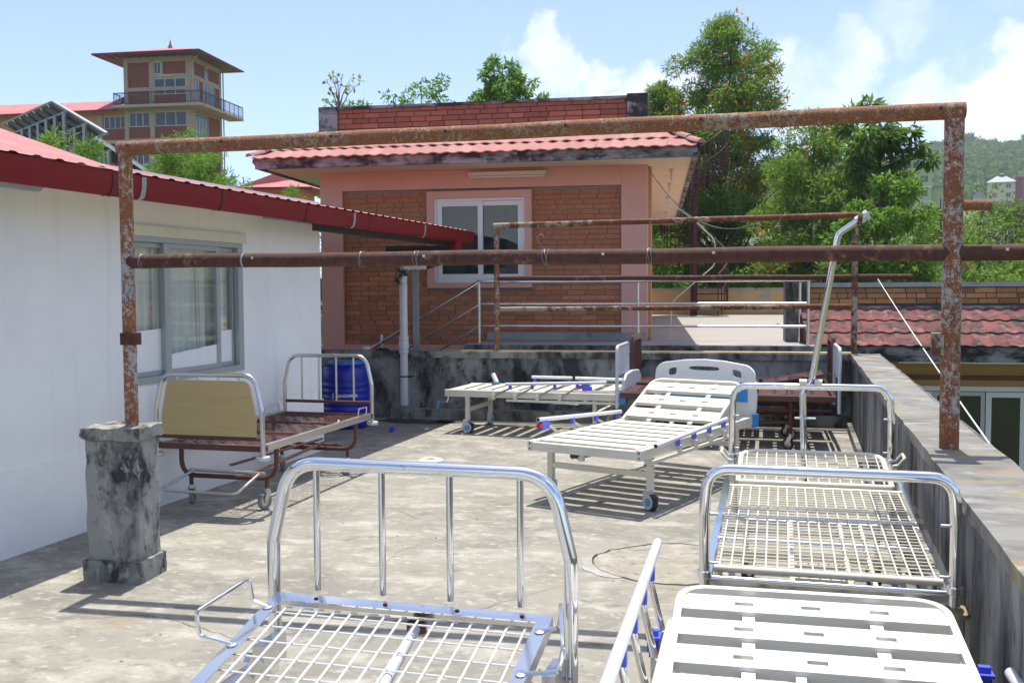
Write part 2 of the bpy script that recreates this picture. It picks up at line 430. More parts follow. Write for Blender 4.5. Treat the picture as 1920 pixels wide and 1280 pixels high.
# ------------------------------------------------------------------ mesh helpers
class MB:
    def __init__(self):
        self.v = []
        self.f = []
    def add(self, vs, fs):
        b = len(self.v)
        self.v += [tuple(x) for x in vs]
        self.f += [tuple(b + i for i in q) for q in fs]
        return self
    def box(self, x0, x1, y0, y1, z0, z1, Mx=None):
        vs = [Vector((x, y, z)) for z in (z0, z1) for y in (y0, y1) for x in (x0, x1)]
        if Mx is not None:
            vs = [Mx @ v for v in vs]
        return self.add(vs, ((0, 2, 3, 1), (4, 5, 7, 6), (0, 1, 5, 4), (2, 6, 7, 3), (0, 4, 6, 2), (1, 3, 7, 5)))
    def bar(self, p, q, w, h, up=(0, 0, 1), bev=0.0):
        p, q = Vector(p), Vector(q)
        d = (q - p)
        L = d.length
        d.normalize()
        up = Vector(up)
        s = d.cross(up)
        if s.length < 1e-4:
            s = d.cross(Vector((0, 1, 0)))
        s.normalize()
        u = s.cross(d)
        w, h = w / 2, h / 2
        if bev <= 0:
            sec = [(-w, -h), (w, -h), (w, h), (-w, h)]
        else:
            b = bev
            sec = [(-w + b, -h), (w - b, -h), (w, -h + b), (w, h - b), (w - b, h), (-w + b, h), (-w, h - b), (-w, -h + b)]
        n = len(sec)
        vs = [p + s * a + u * b_ for a, b_ in sec] + [q + s * a + u * b_ for a, b_ in sec]
        fs = [(i, (i + 1) % n, n + (i + 1) % n, n + i) for i in range(n)] + [tuple(range(n - 1, -1, -1)), tuple(range(n, 2 * n))]
        return self.add(vs, fs)
    def tube(self, pts, r, n=10, closed=False, cap=True):
        pts = [Vector(p) for p in pts]
        k = len(pts)
        rs = r if isinstance(r, (list, tuple)) else [r] * k
        tang = []
        for i in range(k):
            if closed:
                t = pts[(i + 1) % k] - pts[i - 1]
            else:
                t = pts[min(i + 1, k - 1)] - pts[max(i - 1, 0)]
            tang.append(t.normalized() if t.length > 1e-9 else Vector((0, 0, 1)))
        a = tang[0].cross(Vector((0, 0, 1)))
        if a.length < 1e-3:
            a = tang[0].cross(Vector((0, 1, 0)))
        a.normalize()
        vs, fs = [], []
        for i in range(k):
            a = a - tang[i] * a.dot(tang[i])
            a.normalize()
            b = tang[i].cross(a)
            for j in range(n):
                th = 2 * math.pi * j / n
                vs.append(pts[i] + (a * math.cos(th) + b * math.sin(th)) * rs[i])
        for i in range(k if closed else k - 1):
            for j in range(n):
                i2 = (i + 1) % k
                fs.append((i * n + j, i * n + (j + 1) % n, i2 * n + (j + 1) % n, i2 * n + j))
        if cap and not closed:
            fs.append(tuple(range(n - 1, -1, -1)))
            fs.append(tuple(range((k - 1) * n, k * n)))
        return self.add(vs, fs)
    def lathe(self, prof, n=24, Mx=None, cap=True):
        vs, fs = [], []
        for r, z in prof:
            for j in range(n):
                th = 2 * math.pi * j / n
                v = Vector((r * math.cos(th), r * math.sin(th), z))
                vs.append(Mx @ v if Mx is not None else v)
        k = len(prof)
        for i in range(k - 1):
            for j in range(n):
                fs.append((i * n + j, i * n + (j + 1) % n, (i + 1) * n + (j + 1) % n, (i + 1) * n + j))
        if cap:
            fs.append(tuple(range(n - 1, -1, -1)))
            fs.append(tuple(range((k - 1) * n, k * n)))
        return self.add(vs, fs)
    def prism(self, pts, vec):
        """closed polygon (3D points) pushed along vec"""
        pts = [Vector(p) for p in pts]
        n = len(pts)
        vec = Vector(vec)
        vs = pts + [p + vec for p in pts]
        fs = [(i, (i + 1) % n, n + (i + 1) % n, n + i) for i in range(n)] + [tuple(range(n - 1, -1, -1)), tuple(range(n, 2 * n))]
        return self.add(vs, fs)
    def plate(self, xs, ys, z0, z1, skip=(), Mx=None):
        """slab over a grid of x / y breaks with some cells left open"""
        nx, ny = len(xs) - 1, len(ys) - 1
        full = lambda i, j: 0 <= i < nx and 0 <= j < ny and (i, j) not in skip
        for i in range(nx):
            for j in range(ny):
                if not full(i, j):
                    continue
                a, b, c, d = xs[i], xs[i + 1], ys[j], ys[j + 1]
                qs = [[(a, c, z1), (b, c, z1), (b, d, z1), (a, d, z1)], [(a, c, z0), (a, d, z0), (b, d, z0), (b, c, z0)]]
                if not full(i - 1, j): qs.append([(a, c, z0), (a, c, z1), (a, d, z1), (a, d, z0)])
                if not full(i + 1, j): qs.append([(b, c, z0), (b, d, z0), (b, d, z1), (b, c, z1)])
                if not full(i, j - 1): qs.append([(a, c, z0), (b, c, z0), (b, c, z1), (a, c, z1)])
                if not full(i, j + 1): qs.append([(a, d, z0), (a, d, z1), (b, d, z1), (b, d, z0)])
                for q in qs:
                    vs = [Vector(p) for p in q]
                    if Mx is not None:
                        vs = [Mx @ v for v in vs]
                    self.add(vs, ((0, 1, 2, 3),))
        return self
    def mesh(self, name, mat, smooth=True, angle=38):
        me = bpy.data.meshes.new(name)
        me.from_pydata(self.v, [], self.f)
        me.materials.append(MAT[mat] if isinstance(mat, str) else mat)
        if smooth:
            me.polygons.foreach_set('use_smooth', [True] * len(me.polygons))
            me.set_sharp_from_angle(angle=R(angle))
        me.update()
        return me
    def build(self, name, mat, parent=None, smooth=True, angle=38):
        return link(name, self.mesh(name, mat, smooth, angle), parent)

def link(name, data, parent=None, loc=None, rz=None, Mx=None):
    o = bpy.data.objects.new(name, data)
    COL.objects.link(o)
    o.parent = parent
    if Mx is not None:
        o.matrix_basis = Mx
    if loc is not None:
        o.location = loc
    if rz is not None:
        o.rotation_euler = (0, 0, rz)
    return o
def tag(o, label=None, cat=None, group=None, kind=None):
    if label: o['label'] = label
    if cat: o['category'] = cat
    if group: o['group'] = group
    if kind: o['kind'] = kind
    return o
def thing(name, label, cat, loc=(0, 0, 0), rz=0.0, group=None):
    o = link(name, None, None, loc, rz)
    o.empty_display_size = .1
    return tag(o, label, cat, group)
def struct(o):
    o['kind'] = 'structure'
    return o
def rpath(pts, r, k=5, closed=False):
    """polyline with filleted corners"""
    pts = [Vector(p) for p in pts]
    out = []
    n = len(pts)
    for i, p in enumerate(pts):
        if not closed and i in (0, n - 1):
            out.append(p)
            continue
        a, b = pts[i - 1] - p, pts[(i + 1) % n] - p
        rr = r[i] if isinstance(r, (list, tuple)) else r
        ca = max(-1, min(1, a.normalized().dot(b.normalized())))
        ang = math.acos(ca)
        if rr <= 0 or ang > math.pi - .02:
            out.append(p)
            continue
        t = min(rr / math.tan(ang / 2), a.length * .49, b.length * .49)
        p0, p1 = p + a.normalized() * t, p + b.normalized() * t
        for j in range(k + 1):
            s = j / k
            out.append(p0 * (1 - s) ** 2 + p * 2 * s * (1 - s) + p1 * s * s)
    return out
def curve_plate(name, outlines, depth, mat, parent, bevel=.0, Mx=None):
    """flat plate with holes from 2D outlines (first outer, rest holes)"""
    cu = bpy.data.curves.new(name, 'CURVE')
    cu.dimensions = '2D'
    cu.fill_mode = 'BOTH'
    cu.extrude = depth / 2
    cu.bevel_depth = bevel
    cu.bevel_resolution = 1
    for pts in outlines:
        sp = cu.splines.new('POLY')
        sp.points.add(len(pts) - 1)
        for i, p in enumerate(pts):
            sp.points[i].co = (p[0], p[1], 0, 1)
        sp.use_cyclic_u = True
    tmp = bpy.data.objects.new(name, cu)
    me = bpy.data.meshes.new_from_object(tmp)
    bpy.data.objects.remove(tmp)
    me.name = name
    me.materials.clear()
    me.materials.append(MAT[mat])
    if Mx is not None:
        me.transform(Mx)
    me.polygons.foreach_set('use_smooth', [True] * len(me.polygons))
    me.set_sharp_from_angle(angle=R(35))
    return link(name, me, parent)
UNITBOX = {}
def unit_box(mat):
    if mat not in UNITBOX:
        UNITBOX[mat] = MB().box(-.5, .5, -.5, .5, -.5, .5).mesh('brick', mat, False)
    return UNITBOX[mat]
# ================================================================== SETTING
def terrain_h(x, y):
    d = math.hypot(x, y)
    az = math.degrees(math.atan2(x, y))            # 0 = along +Y, positive to the right
    prof = np.interp(d, [0, 30, 60, 100, 200, 300, 420, 520, 620, 720, 900, 1400], [-3.2, -3.2, -.8, 4.6, 11.5, 20, 36, 54, 71, 82, 60, 15])
    prof += 8 * math.exp(-((az - 12) / 5) ** 2) * max(0, min(1, (d - 350) / 300)) + 3 * math.sin(az * .9 + 1) * max(0, min(1, (d - 400) / 200))
    right = 1 / (1 + math.exp(-(az + 13) / 3.5))
    left = np.interp(d, [0, 30, 60, 110, 300, 1400], [-3.2, -3.2, 2, 8, 14, 14])
    leftw = 1 / (1 + math.exp((az + 30) / 3))
    base = -3.2 + (d > 60) * min(4, (d - 60) * .02)
    return base * (1 - right) * (1 - leftw) + prof * right + left * leftw * (1 - right)
def make_ground():
    ys = np.concatenate([np.linspace(-300, 0, 8), np.linspace(20, 120, 16), np.linspace(150, 1000, 44), np.linspace(1060, 1200, 3)])
    xs = np.concatenate([np.linspace(-1000, -480, 8), np.linspace(-420, 620, 64), np.linspace(680, 1000, 5)])
    b = MB()
    for y in ys:
        for x in xs:
            z = terrain_h(x, y) if y > 0 else -3.2
            b.v.append((x, y, z))
    nx = len(xs)
    for j in range(len(ys) - 1):
        for i in range(nx - 1):
            b.f.append((j * nx + i, j * nx + i + 1, (j + 1) * nx + i + 1, (j + 1) * nx + i))
    return struct(b.build('ground', 'grass', angle=180))
make_ground()

# terrace floor (our roof) with the building under it
FLOOR = struct(MB().box(-9.0, .95, -6, 14.2, -3.3, 0).build('terrace_floor', 'floor', smooth=False))
MAT['damp'] = M('damp_black_algae', (.035, .036, .033), .8, 0, (((.16, .155, .14), 5, .52, .7, None, 9),))
# round cement patch with its crack and white smear
def blob(cx, cy, rx, ry, n, wob, z, seed):
    r_ = random.Random(seed)
    ph = [r_.uniform(0, 6.28) for _ in range(5)]
    pts = []
    for i in range(n):
        a = 2 * math.pi * i / n
        k = 1 + wob * sum(math.sin(a * (j + 2) + ph[j]) / (j + 1.5) for j in range(5)) + r_.uniform(-.02, .02)
        pts.append((cx + rx * k * math.cos(a), cy + ry * k * math.sin(a), z))
    return pts
PC = (-.72, 6.18)
pat = blob(PC[0], PC[1], .46, .47, 44, .07, 0.002, 3)
patch = struct(MB().prism(pat, (0, 0, .006)).build('floor_patch', 'patch', smooth=False))
sm = blob(PC[0] - .40, PC[1] - .12, .17, .24, 30, .25, 0.001, 5)
MB().prism(sm, (0, 0, .003)).build('cement_smear', 'patch_white', patch, smooth=False)
cr = MB()
ring = [Vector(p) for p in pat]
rr2 = random.Random(4)
arc = [ring[i % 44] for i in range(3, 25)]
cen = Vector((PC[0], PC[1], 0))
inn, out = [], []
for i, p in enumerate(arc):
    d = (p - cen).normalized()
    w = (.010 + rr2.uniform(0, .012)) * math.sin(math.pi * (i + .5) / len(arc)) ** .5
    j = rr2.uniform(-.012, .012)
    inn.append(p + d * (j + .001)); out.append(p + d * (j + w + .002))
for i in range(len(arc) - 1):
    q = [inn[i], inn[i + 1], out[i + 1], out[i]]
    cr.add([(v.x, v.y, .0095) for v in q], ((0, 1, 2, 3),))
cr.build('crack', 'crack', patch, smooth=False)

# hairline cracks, dark damp stain by the drain pipe, and litter
def crack_line(pts, w, seed):
    r_ = random.Random(seed)
    P_ = [Vector((x, y, 0)) for x, y in pts]
    fine = []
    for a, c in zip(P_[:-1], P_[1:]):
        for i in range(9):
            fine.append(a.lerp(c, i / 9) + Vector((r_.uniform(-.022, .022), r_.uniform(-.022, .022), 0)))
    fine.append(P_[-1])
    L_, R_ = [], []
    for i, p in enumerate(fine):
        d = (fine[min(i + 1, len(fine) - 1)] - fine[max(i - 1, 0)]).normalized()
        n_ = Vector((-d.y, d.x, 0))
        ww = w * r_.uniform(.3, 1.0) * math.sin(math.pi * (i + .6) / (len(fine) + .2)) ** .4
        L_.append((p + n_ * ww)[:2] + (.0024,)); R_.append((p - n_ * ww)[:2] + (.0024,))
    m_ = MB()
    m_.add(L_ + R_, [(i, i + 1, len(fine) + i + 1, len(fine) + i) for i in range(len(fine) - 1)])
    return m_.build('crack', 'crack', FLOOR, smooth=False)
crack_line([(-4.1, 4.2), (-3.2, 4.5), (-2.6, 4.3), (-1.7, 4.9), (-1.2, 5.7)], .0022, 1)
crack_line([(-1.1, 6.75), (-1.9, 7.1), (-2.7, 6.9), (-3.4, 7.6)], .002, 2)
crack_line([(-3.0, 10.9), (-2.4, 9.9), (-2.6, 9.0)], .0024, 3)
crack_line([(-2.3, 5.2), (-2.5, 6.0), (-2.1, 6.9)], .0016, 4)
for k, (x, y, rx, ry) in enumerate(((-4.75, 12.12, .55, .22), (-4.2, 12.25, .35, .15))):
    MB().prism(blob(x, y, rx, ry, 40, .18, .0012, 30 + k), (0, 0, .0008)).build('damp_stain', 'damp', FLOOR, smooth=False)
gg = np.random.default_rng(3)
lit = MB()
for k in range(260):
    x, y = gg.uniform(-4.7, .55), gg.uniform(3.2, 12.2)
    if k % 3 == 0: x = gg.choice([-4.78, .53]) + gg.normal() * .06
    s = gg.uniform(.004, .013)
    a = gg.uniform(0, 6.28)
    c, sn = math.cos(a) * s, math.sin(a) * s
    h_ = s * gg.uniform(.2, .6)
    lit.add([(x + c, y + sn, .001), (x - sn * .6, y + c * .6, .001), (x - c, y - sn, .001), (x + sn * .6, y - c * .6, .001), (x, y, h_ + .001)], ((0, 1, 4), (1, 2, 4), (2, 3, 4), (3, 0, 4)))
tag(lit.build('floor_grit', 'bark_pale', smooth=False), 'scattered grit and crumbs lying over the concrete floor', 'grit', kind='stuff')
# ---- right parapet wall
pw = thing('parapet_wall', 'long low concrete parapet along the right edge, streaked sides and lichened top', 'parapet', (.79, 4, 0))
def rough_wall(name, x0, x1, y0, y1, z0, z1, ny, mat, parent, amp=.006, seed=1):
    r_ = random.Random(seed)
    b = MB()
    nz = 6
    ys = np.linspace(y0, y1, ny)
    def P(x, y, z): return (x + r_.uniform(-amp, amp), y, z + (r_.uniform(-amp, amp) if z == z1 else 0))
    rows = []
    for y in ys:
        rows.append([P(x0, y, z0), P(x0, y, (z0 + z1) / 2), P(x0, y, z1), P((x0 + x1) / 2, y, z1), P(x1, y, z1), P(x1, y, (z0 + z1) / 2), P(x1, y, z0)])
    k = 7
    vs = [p for r in rows for p in r]
    fs = []
    for i in range(len(rows) - 1):
        for j in range(k - 1):
            fs.append((i * k + j, (i + 1) * k + j, (i + 1) * k + j + 1, i * k + j + 1))
    fs.append(tuple(range(k)))
    fs.append(tuple(range(len(vs) - 1, len(vs) - k - 1, -1)))
    b.add(vs, fs)
    return b.build(name, mat, parent, angle=40)
rough_wall('wall', -.155, .155, -9.5, 8.95, -7.2, .835, 60, 'parapet_side', pw, .004, 2)
rough_wall('coping', -.172, .172, -9.5, 8.95, .836, .892, 90, 'parapet_top', pw, .005, 3)
MB().box(-.215, -.165, 1.2, 8.5, 0.0, .10).build('skirting', 'parapet_side', pw, smooth=False)

# ---- back parapet wall (rotated like the house behind it)
HB = R(4.6)
bw = thing('parapet_wall', 'black stained concrete wall closing the back of the terrace, ochre line on top', 'wall', (-3.78, 12.60, 0), HB)
rough_bw = MB()
bwall = MB().box(-5.2, 4.46, 0.0, .16, -3.3, .80).build('wall', 'algae_wall', bw, smooth=False)
MB().box(-5.2, 4.46, -.035, .19, .80, .885).build('coping', 'algae_wall', bw, smooth=False)
MB().box(-.75, 4.46, .02, .185, .886, .900).build('painted_edge', 'yellow_edge', bw, smooth=False)
MB().box(-1.4, 4.44, -.18, -.002, 0, .13).build('skirting', 'algae_wall', bw, smooth=False)

# ---- landing and upper terrace beyond
HR = R(5.1)
HO = Vector((-2.105, 14.6, 0))
land = struct(MB().prism([(-2.35, -1.35, .1), (2.2, -1.35, .1), (2.2, .2, .1), (9, .2, .1), (9, 15.2, .1), (-.7, 15.2, .1), (.0, .004, .1), (-2.35, .004, .1)], (0, 0, .84)).build('landing', 'landing', smooth=False))
land.location = HO; land.rotation_euler = (0, 0, HR)
MB().box(-2.4, 2.25, -1.39, -1.352, -3.2, .948).build('front_face', 'algae_wall', land, smooth=False)
MB().box(-2.4, 2.25, -1.352, -1.0, .942, .953).build('edge_strip', 'conc_grey', land, smooth=False)
MB().box(-2.35, -.03, -.09, -.006, .945, 1.06).build('kerb', 'conc_grey', land, smooth=False)
# sloping stair flank left of landing
MB().prism([(-2.36, -1.2, .94), (-2.36, -1.2, -.5), (-4.6, -1.2, -.5)], (0, 1.15, 0)).build('stair_flank', 'conc_grey', land, smooth=False)

# ---- far yellow wall
yw = thing('boundary_wall', 'low yellow wall at the far end of the upper terrace', 'wall', (-2.6, 29.3, .94), R(3))
MB().box(-2.6, 6.0, 0, .2, -.2, .70).build('wall', 'yellow_wall', yw, smooth=False)
MB().box(-2.6, 6.0, -.03, .23, .70, .76).build('coping', 'conc_grey', yw, smooth=False)
MB().box(1.55, 1.86, -.02, -.001, .44, .56).build('vent', 'slate', yw, smooth=False)

# ================================================================== HOUSES
def bricks(parent, mat, x0, x1, z0, z1, yface, bl, bh, gap, holes=(), limit=9999, seed=1, deep=.05, jig=.004, count=[0]):
    """running bond of single brick objects; those past the limit go into one joined part"""
    r_ = random.Random(seed)
    me = unit_box(mat)
    rest = MB()
    n = 0
    z = z0
    row = 0
    while z + bh * .5 < z1:
        h = min(bh, z1 - z)
        x = x0 - (row % 2) * bl * .5 - r_.uniform(0, .04)
        while x < x1:
            L = bl * r_.choice((1, 1, 1, 1, .92, .5, 1.05))
            a, b = max(x, x0), min(x + L - gap, x1)
            segs = [(a, b)]
            for (hx0, hx1, hz0, hz1) in holes:
                if z + h > hz0 and z < hz1:
                    ns = []
                    for s in segs:
                        if s[1] <= hx0 or s[0] >= hx1:
                            ns.append(s)
                        else:
                            if s[0] < hx0: ns.append((s[0], hx0))
                            if s[1] > hx1: ns.append((hx1, s[1]))
                    segs = ns
            for (p, q) in segs:
                if q - p < .03:
                    continue
                yo = yface + r_.uniform(-jig, jig)
                if n < limit:
                    o = link('brick', me, parent)
                    o.location = ((p + q) / 2, yo + deep / 2, z + h / 2)
                    o.scale = (q - p, deep, h - gap * .0)
                    o.rotation_euler = (0, r_.uniform(-.004, .004), r_.uniform(-.006, .006))
                else:
                    rest.box(p, q, yo, yo + deep, z, z + h)
                n += 1
            x += L
        z += bh + gap
        row += 1
    if rest.v:
        o = rest.build('brickwork', mat, parent, smooth=False)
        o['kind'] = 'stuff'
    return n

def tile_mesh(w, l, mat):
    """one roll tile: wave across x, runs down -y, thickness"""
    b = MB()
    k = 8
    top, bot = [], []
    for i in range(k + 1):
        x = w * i / k
        z = .009 * math.sin(2 * math.pi * i / k + .6)
        for y, lift in ((0, 0.0), (-l, .022)):
            top.append((x, y, z + lift))
            bot.append((x, y, z + lift - .016))
    fs = []
    for i in range(k):
        a = i * 2
        fs.append((a, a + 1, a + 3, a + 2))
    n = len(top)
    fs2 = [tuple(n + i for i in f[::-1]) for f in fs]
    end = [(i * 2 + 1, n + i * 2 + 1, n + i * 2 + 3, i * 2 + 3) for i in range(k)]
    b.add(top + bot, fs + fs2 + end + [(0, n, n + 1, 1), (2 * k, 2 * k + 1, n + 2 * k + 1, n + 2 * k)])
    return b.mesh('roof_tile', mat, True, 50)

def tile_field(parent, mat, x0, x1, ytop, ztop, ybot, zbot, rows, w, hipL=0.0, hipR=0.0, seed=1):
    """tiles on a slope from (ytop,ztop) down to (ybot,zbot); hips shorten the upper rows"""
    r_ = random.Random(seed)
    L = math.hypot(ytop - ybot, ztop - zbot)
    ang = math.atan2(ztop - zbot, ytop - ybot)
    l = L / rows
    me = tile_mesh(w, l * 1.16, mat)
    for k in range(rows):
        t1 = (k + 1) / rows
        y = ybot + (ytop - ybot) * t1
        z = zbot + (ztop - zbot) * t1
        a, b = x0 + hipL * (t1 - .25), x1 - hipR * (t1 - .25)
        n = max(1, int(round((b - a) / w)))
        for i in range(n):
            o = link('roof_tile', me, parent)
            o.location = (a + (b - a) * i / n, y, z + .01)
            o.rotation_euler = (ang + r_.uniform(-.006, .006), r_.uniform(-.006, .006), r_.uniform(-.006, .006))
            o.scale = ((b - a) / n / w, 1, 1)
def sash(parent, x0, x1, z0, z1, y, fw, fmat, gmat, axis='x', film=None):
    """a window sash: frame with pane; axis x = lies in xz plane, y = lies in yz plane"""
    Mx = Matrix.Identity(4) if axis == 'x' else Matrix(((0, -1, 0, 0), (1, 0, 0, 0), (0, 0, 1, 0), (0, 0, 0, 1)))
    T = Matrix(((1, 0, 0, 0), (0, 0, -1, 0), (0, 1, 0, 0), (0, 0, 0, 1)))
    b = MB().plate([x0, x0 + fw, x1 - fw, x1], [z0, z0 + fw, z1 - fw, z1], -y - .045, -y, {(1, 1)}, Mx @ T)
    s = b.build('sash', fmat, parent, smooth=False)
    MB().box(x0 + fw, x1 - fw, y + .018, y + .022, z0 + fw, z1 - fw, Mx).build('pane', gmat, s, smooth=False)
    if film:
        MB().box(x0 + fw, x1 - fw, y + .024, y + .026, z0 + fw, film[0], Mx).build('film', film[1], s, smooth=False)
    return s

# ---------------------------------------------------------------- brick house behind the terrace
hs = thing('brick_house', 'pink framed brick house with red tiled eaves behind the terrace', 'house', HO, HR)
XL = -4.97
SK = -.045                                           # side walls run slightly askew
b = MB()
b.prism([(XL, .09, -3.2), (0, .09, -3.2), (SK * 14, 14, -3.2), (XL + SK * 14, 14, -3.2)], (0, 0, 6.67))
b.build('wall', 'pink', hs, smooth=False)
b = MB().box(XL, -4.62, 0, .088, -3.2, 3.478).build('pilaster', 'pink', hs, smooth=False)
b = MB().box(-.37, 0, 0, .088, -3.2, 3.478).build('pilaster', 'pink', hs, smooth=False)
MB().box(-4.618, -.372, 0.002, .088, 3.20, 3.477).build('lintel_band', 'pink', hs, smooth=False)
MB().box(-4.618, -.372, 0.002, .088, -3.2, .865).build('plinth_band', 'pink', hs, smooth=False)
MB().box(.003, .05, .25, .45, .95, 3.47).build('corner_strip', 'ochre', hs, smooth=False)
pan = MB().box(-4.618, -.372, .074, .089, .866, 3.198).build('brick_panel', 'mortar', hs, smooth=False)
NB = bricks(pan, 'brick', -4.61, -.38, .872, 3.194, .056, .272, .0625, .0115, holes=((-3.29, -1.68, 1.71, 3.17),), limit=236, seed=5, deep=.03)
# window
win = MB().plate([-3.28, -3.175, -1.79, -1.685], [1.72, 1.80, 3.055, 3.16], -.09, .03, {(1, 1)}, Matrix(((1, 0, 0, 0), (0, 0, -1, 0), (0, 1, 0, 0), (0, 0, 0, 1)))).build('window', 'pink', hs, smooth=False)
MB().plate([-3.174, -3.135, -1.83, -1.791], [1.801, 1.85, 3.015, 3.054], -.088, -.005, {(1, 1)}, Matrix(((1, 0, 0, 0), (0, 0, -1, 0), (0, 1, 0, 0), (0, 0, 0, 1)))).build('window_frame', 'upvc', win, smooth=False)
sash(hs, -3.13, -2.43, 1.852, 3.013, .012, .075, 'upvc', 'glass_dark', film=(2.46, 'netting'))
sash(hs, -2.50, -1.832, 1.854, 3.011, .040, .07, 'upvc', 'glass_dark', film=(2.50, 'netting'))
MB().box(-3.17, -1.795, .085, .0885, 1.81, 3.05).build('curtain', 'room', win, smooth=False)  # thin sheet painted dark behind the panes, standing in for the unlit interior
lf = MB().box(-2.62, -1.46, -.10, -.004, 3.37, 3.425).build('lamp_fixture', 'lamp_tube', hs, smooth=False)
MB().tube([(-2.60, -.07, 3.352), (-1.48, -.07, 3.352)], .015, 8).build('lamp_tube', 'white_plastic', lf)
# eaves: soffit, fascia, tiles
EO = [(-5.57, -1.0), (.72, -1.0), (.72 + SK * 15, 14), (-5.57 + SK * 15, 14)]
b = MB()
b.add([(XL - .0, 0, 3.479), (0, 0, 3.479), (SK * 14, 14, 3.479), (XL + SK * 14, 14, 3.479)] + [(x, y, 3.469) for x, y in EO], ((0, 1, 5, 4), (1, 2, 6, 5), (3, 0, 4, 7)))
b.build('soffit', 'cream_soffit', hs, smooth=False)
def fascia(parent, a, b_, z0, z1, mat, th=.06):
    st = [(0, z0, z0 + (z1 - z0) * .42), (.02, z0 + (z1 - z0) * .42, z0 + (z1 - z0) * .62), (.045, z0 + (z1 - z0) * .62, z1)]
    a, b_ = Vector((*a, 0)), Vector((*b_, 0))
    d = (b_ - a).normalized()
    n = Vector((d.y, -d.x, 0))
    m = MB()
    for k, (o, p, q) in enumerate(st):
        A, B = a + n * (o - .004 * k), b_ + n * (o - .004 * k)
        m.prism([A + Vector((0, 0, p)), B + Vector((0, 0, p)), B - n * (th + o) + Vector((0, 0, p)), A - n * (th + o) + Vector((0, 0, p))], (0, 0, q - p - .0005))
    return m.build('fascia', mat, parent, smooth=False)
fascia(hs, EO[0], EO[1], 3.445, 3.583, 'fascia')
fascia(hs, EO[1], EO[2], 3.447, 3.581, 'fascia')
fascia(hs, EO[3], EO[0], 3.447, 3.581, 'fascia')
b = MB()
PT = [(XL, .12), (0, .12), (SK * 14, 14), (XL + SK * 14, 14)]
b.add([(x, y, 3.586) for x, y in [(-5.6, -1.03), (.75, -1.03), EO[2], EO[3]]] + [(x, y, 4.06) for x, y in PT], ((0, 1, 5, 4), (1, 2, 6, 5), (3, 0, 4, 7)))
rf = b.build('roof', 'tile_old', hs, smooth=False)
tile_field(rf, 'tile', -5.62, .77, .13, 4.085, -1.05, 3.585, 3, .19, .66, .78, seed=3)
# hip ridge caps
for (p, q) in (((.77, -1.06, 3.61), (.02, .10, 4.10)), ((-5.63, -1.06, 3.61), (XL - .02, .10, 4.10))):
    p, q = Vector(p), Vector(q)
    for k in range(5):
        a, c = p.lerp(q, k / 5), p.lerp(q, (k + 1.12) / 5)
        d = (c - a).normalized(); s = d.cross(Vector((0, 0, 1))).normalized(); u_ = s.cross(d)
        m = MB()
        vs = []
        for e, lift in ((a, .02), (c, 0)):
            for j in range(7):
                th = math.pi * j / 6
                vs.append(e + s * .075 * math.cos(th) + u_ * (.05 * math.sin(th) + lift - .01))
        m.add(vs, [(j, j + 1, j + 8, j + 7) for j in range(6)] + [tuple(range(7)), tuple(range(13, 6, -1))])
        m.build('ridge_tile', 'tile', rf, angle=60)
# side soffit bulbs
for k, yy in enumerate((.6, 2.6, 5.2, 9.0)):
    x = .36 + SK * yy
    bl = MB().lathe([(.035, 0), (.035, -.05), (.02, -.06), (.022, -.13), (.012, -.17)], 10, Matrix.Translation((x, yy, 3.47))).build('lamp_holder', 'lamp_tube', hs)
# parapet over the eaves
pp = MB().box(-4.72, -.30, .16, .32, 3.9, 4.455).build('roof_parapet', 'mortar_dark', hs, smooth=False)
bricks(pp, 'brick_old', -4.71, -.31, 4.085, 4.452, .142, .262, .066, .012, limit=64, seed=9, deep=.03)
MB().box(-5.02, -4.722, .10, .36, 3.9, 4.50).build('corner_block', 'fascia', pp, smooth=False)
MB().box(-.298, .0, .10, .36, 3.9, 4.52).build('corner_block', 'fascia', pp, smooth=False)
MB().box(-4.721, -.299, .12, .36, 4.456, 4.498).build('coping', 'fascia', pp, smooth=False)
MB().prism([(XL, .33, 4.0), (0, .33, 4.0), (SK * 14, 14, 4.0), (XL + SK * 14, 14, 4.0)], (0, 0, .06)).build('flat_roof', 'conc_grey', hs, smooth=False)

# ---------------------------------------------------------------- neighbour house on the right
rh = thing('neighbour_house', 'ochre house on the right with mossy red tiles and tan brick parapet', 'house', HO, HR)
MB().box(2.25, 12, .02, 6, -3.3, 1.0).build('wall', 'ochre', rh, smooth=False)
rp = MB().box(2.26, 12, .0, .22, 1.40, 1.70).build('roof_parapet', 'mortar_dark', rh, smooth=False)
bricks(rp, 'brick_tan', 2.28, 6.6, 1.475, 1.70, -.018, .262, .062, .012, limit=90, seed=21, deep=.03)
MB().box(2.22, 12, -.04, .26, 1.701, 1.765).build('coping', 'conc_grey', rp, smooth=False)
MB().box(1.94, 2.24, -.12, .30, .9, 1.772).build('end_pillar', 'algae_wall', rp, smooth=False)
MB().box(2.26, 12, -.06, -.001, 1.30, 1.44).build('concrete_band', 'fascia', rp, smooth=False)
b = MB()
b.add([(2.16, -1.02, .93), (12, -1.02, .93), (12, -.02, 1.40), (2.16, -.02, 1.40), (2.16, -.02, .93), (12, -.02, .93)], ((0, 1, 2, 3), (0, 3, 4), (0, 4, 5, 1)))
rrf = b.build('roof', 'tile_old', rh, smooth=False)
tile_field(rrf, 'tile_old', 2.13, 6.9, -.03, 1.41, -1.06, .95, 3, .19, seed=8)
fascia(rh, (2.16, -1.0), (12, -1.0), .735, .93, 'fascia')
fascia(rh, (2.16, 6), (2.16, -1.0), .737, .928, 'fascia')
MB().box(2.18, 12, -.94, .018, .76, .79).build('soffit', 'ochre', rh, smooth=False)
MB().box(2.4, 12, -.03, .018, .42, .48).build('lintel', 'brownwood', rh, smooth=False)
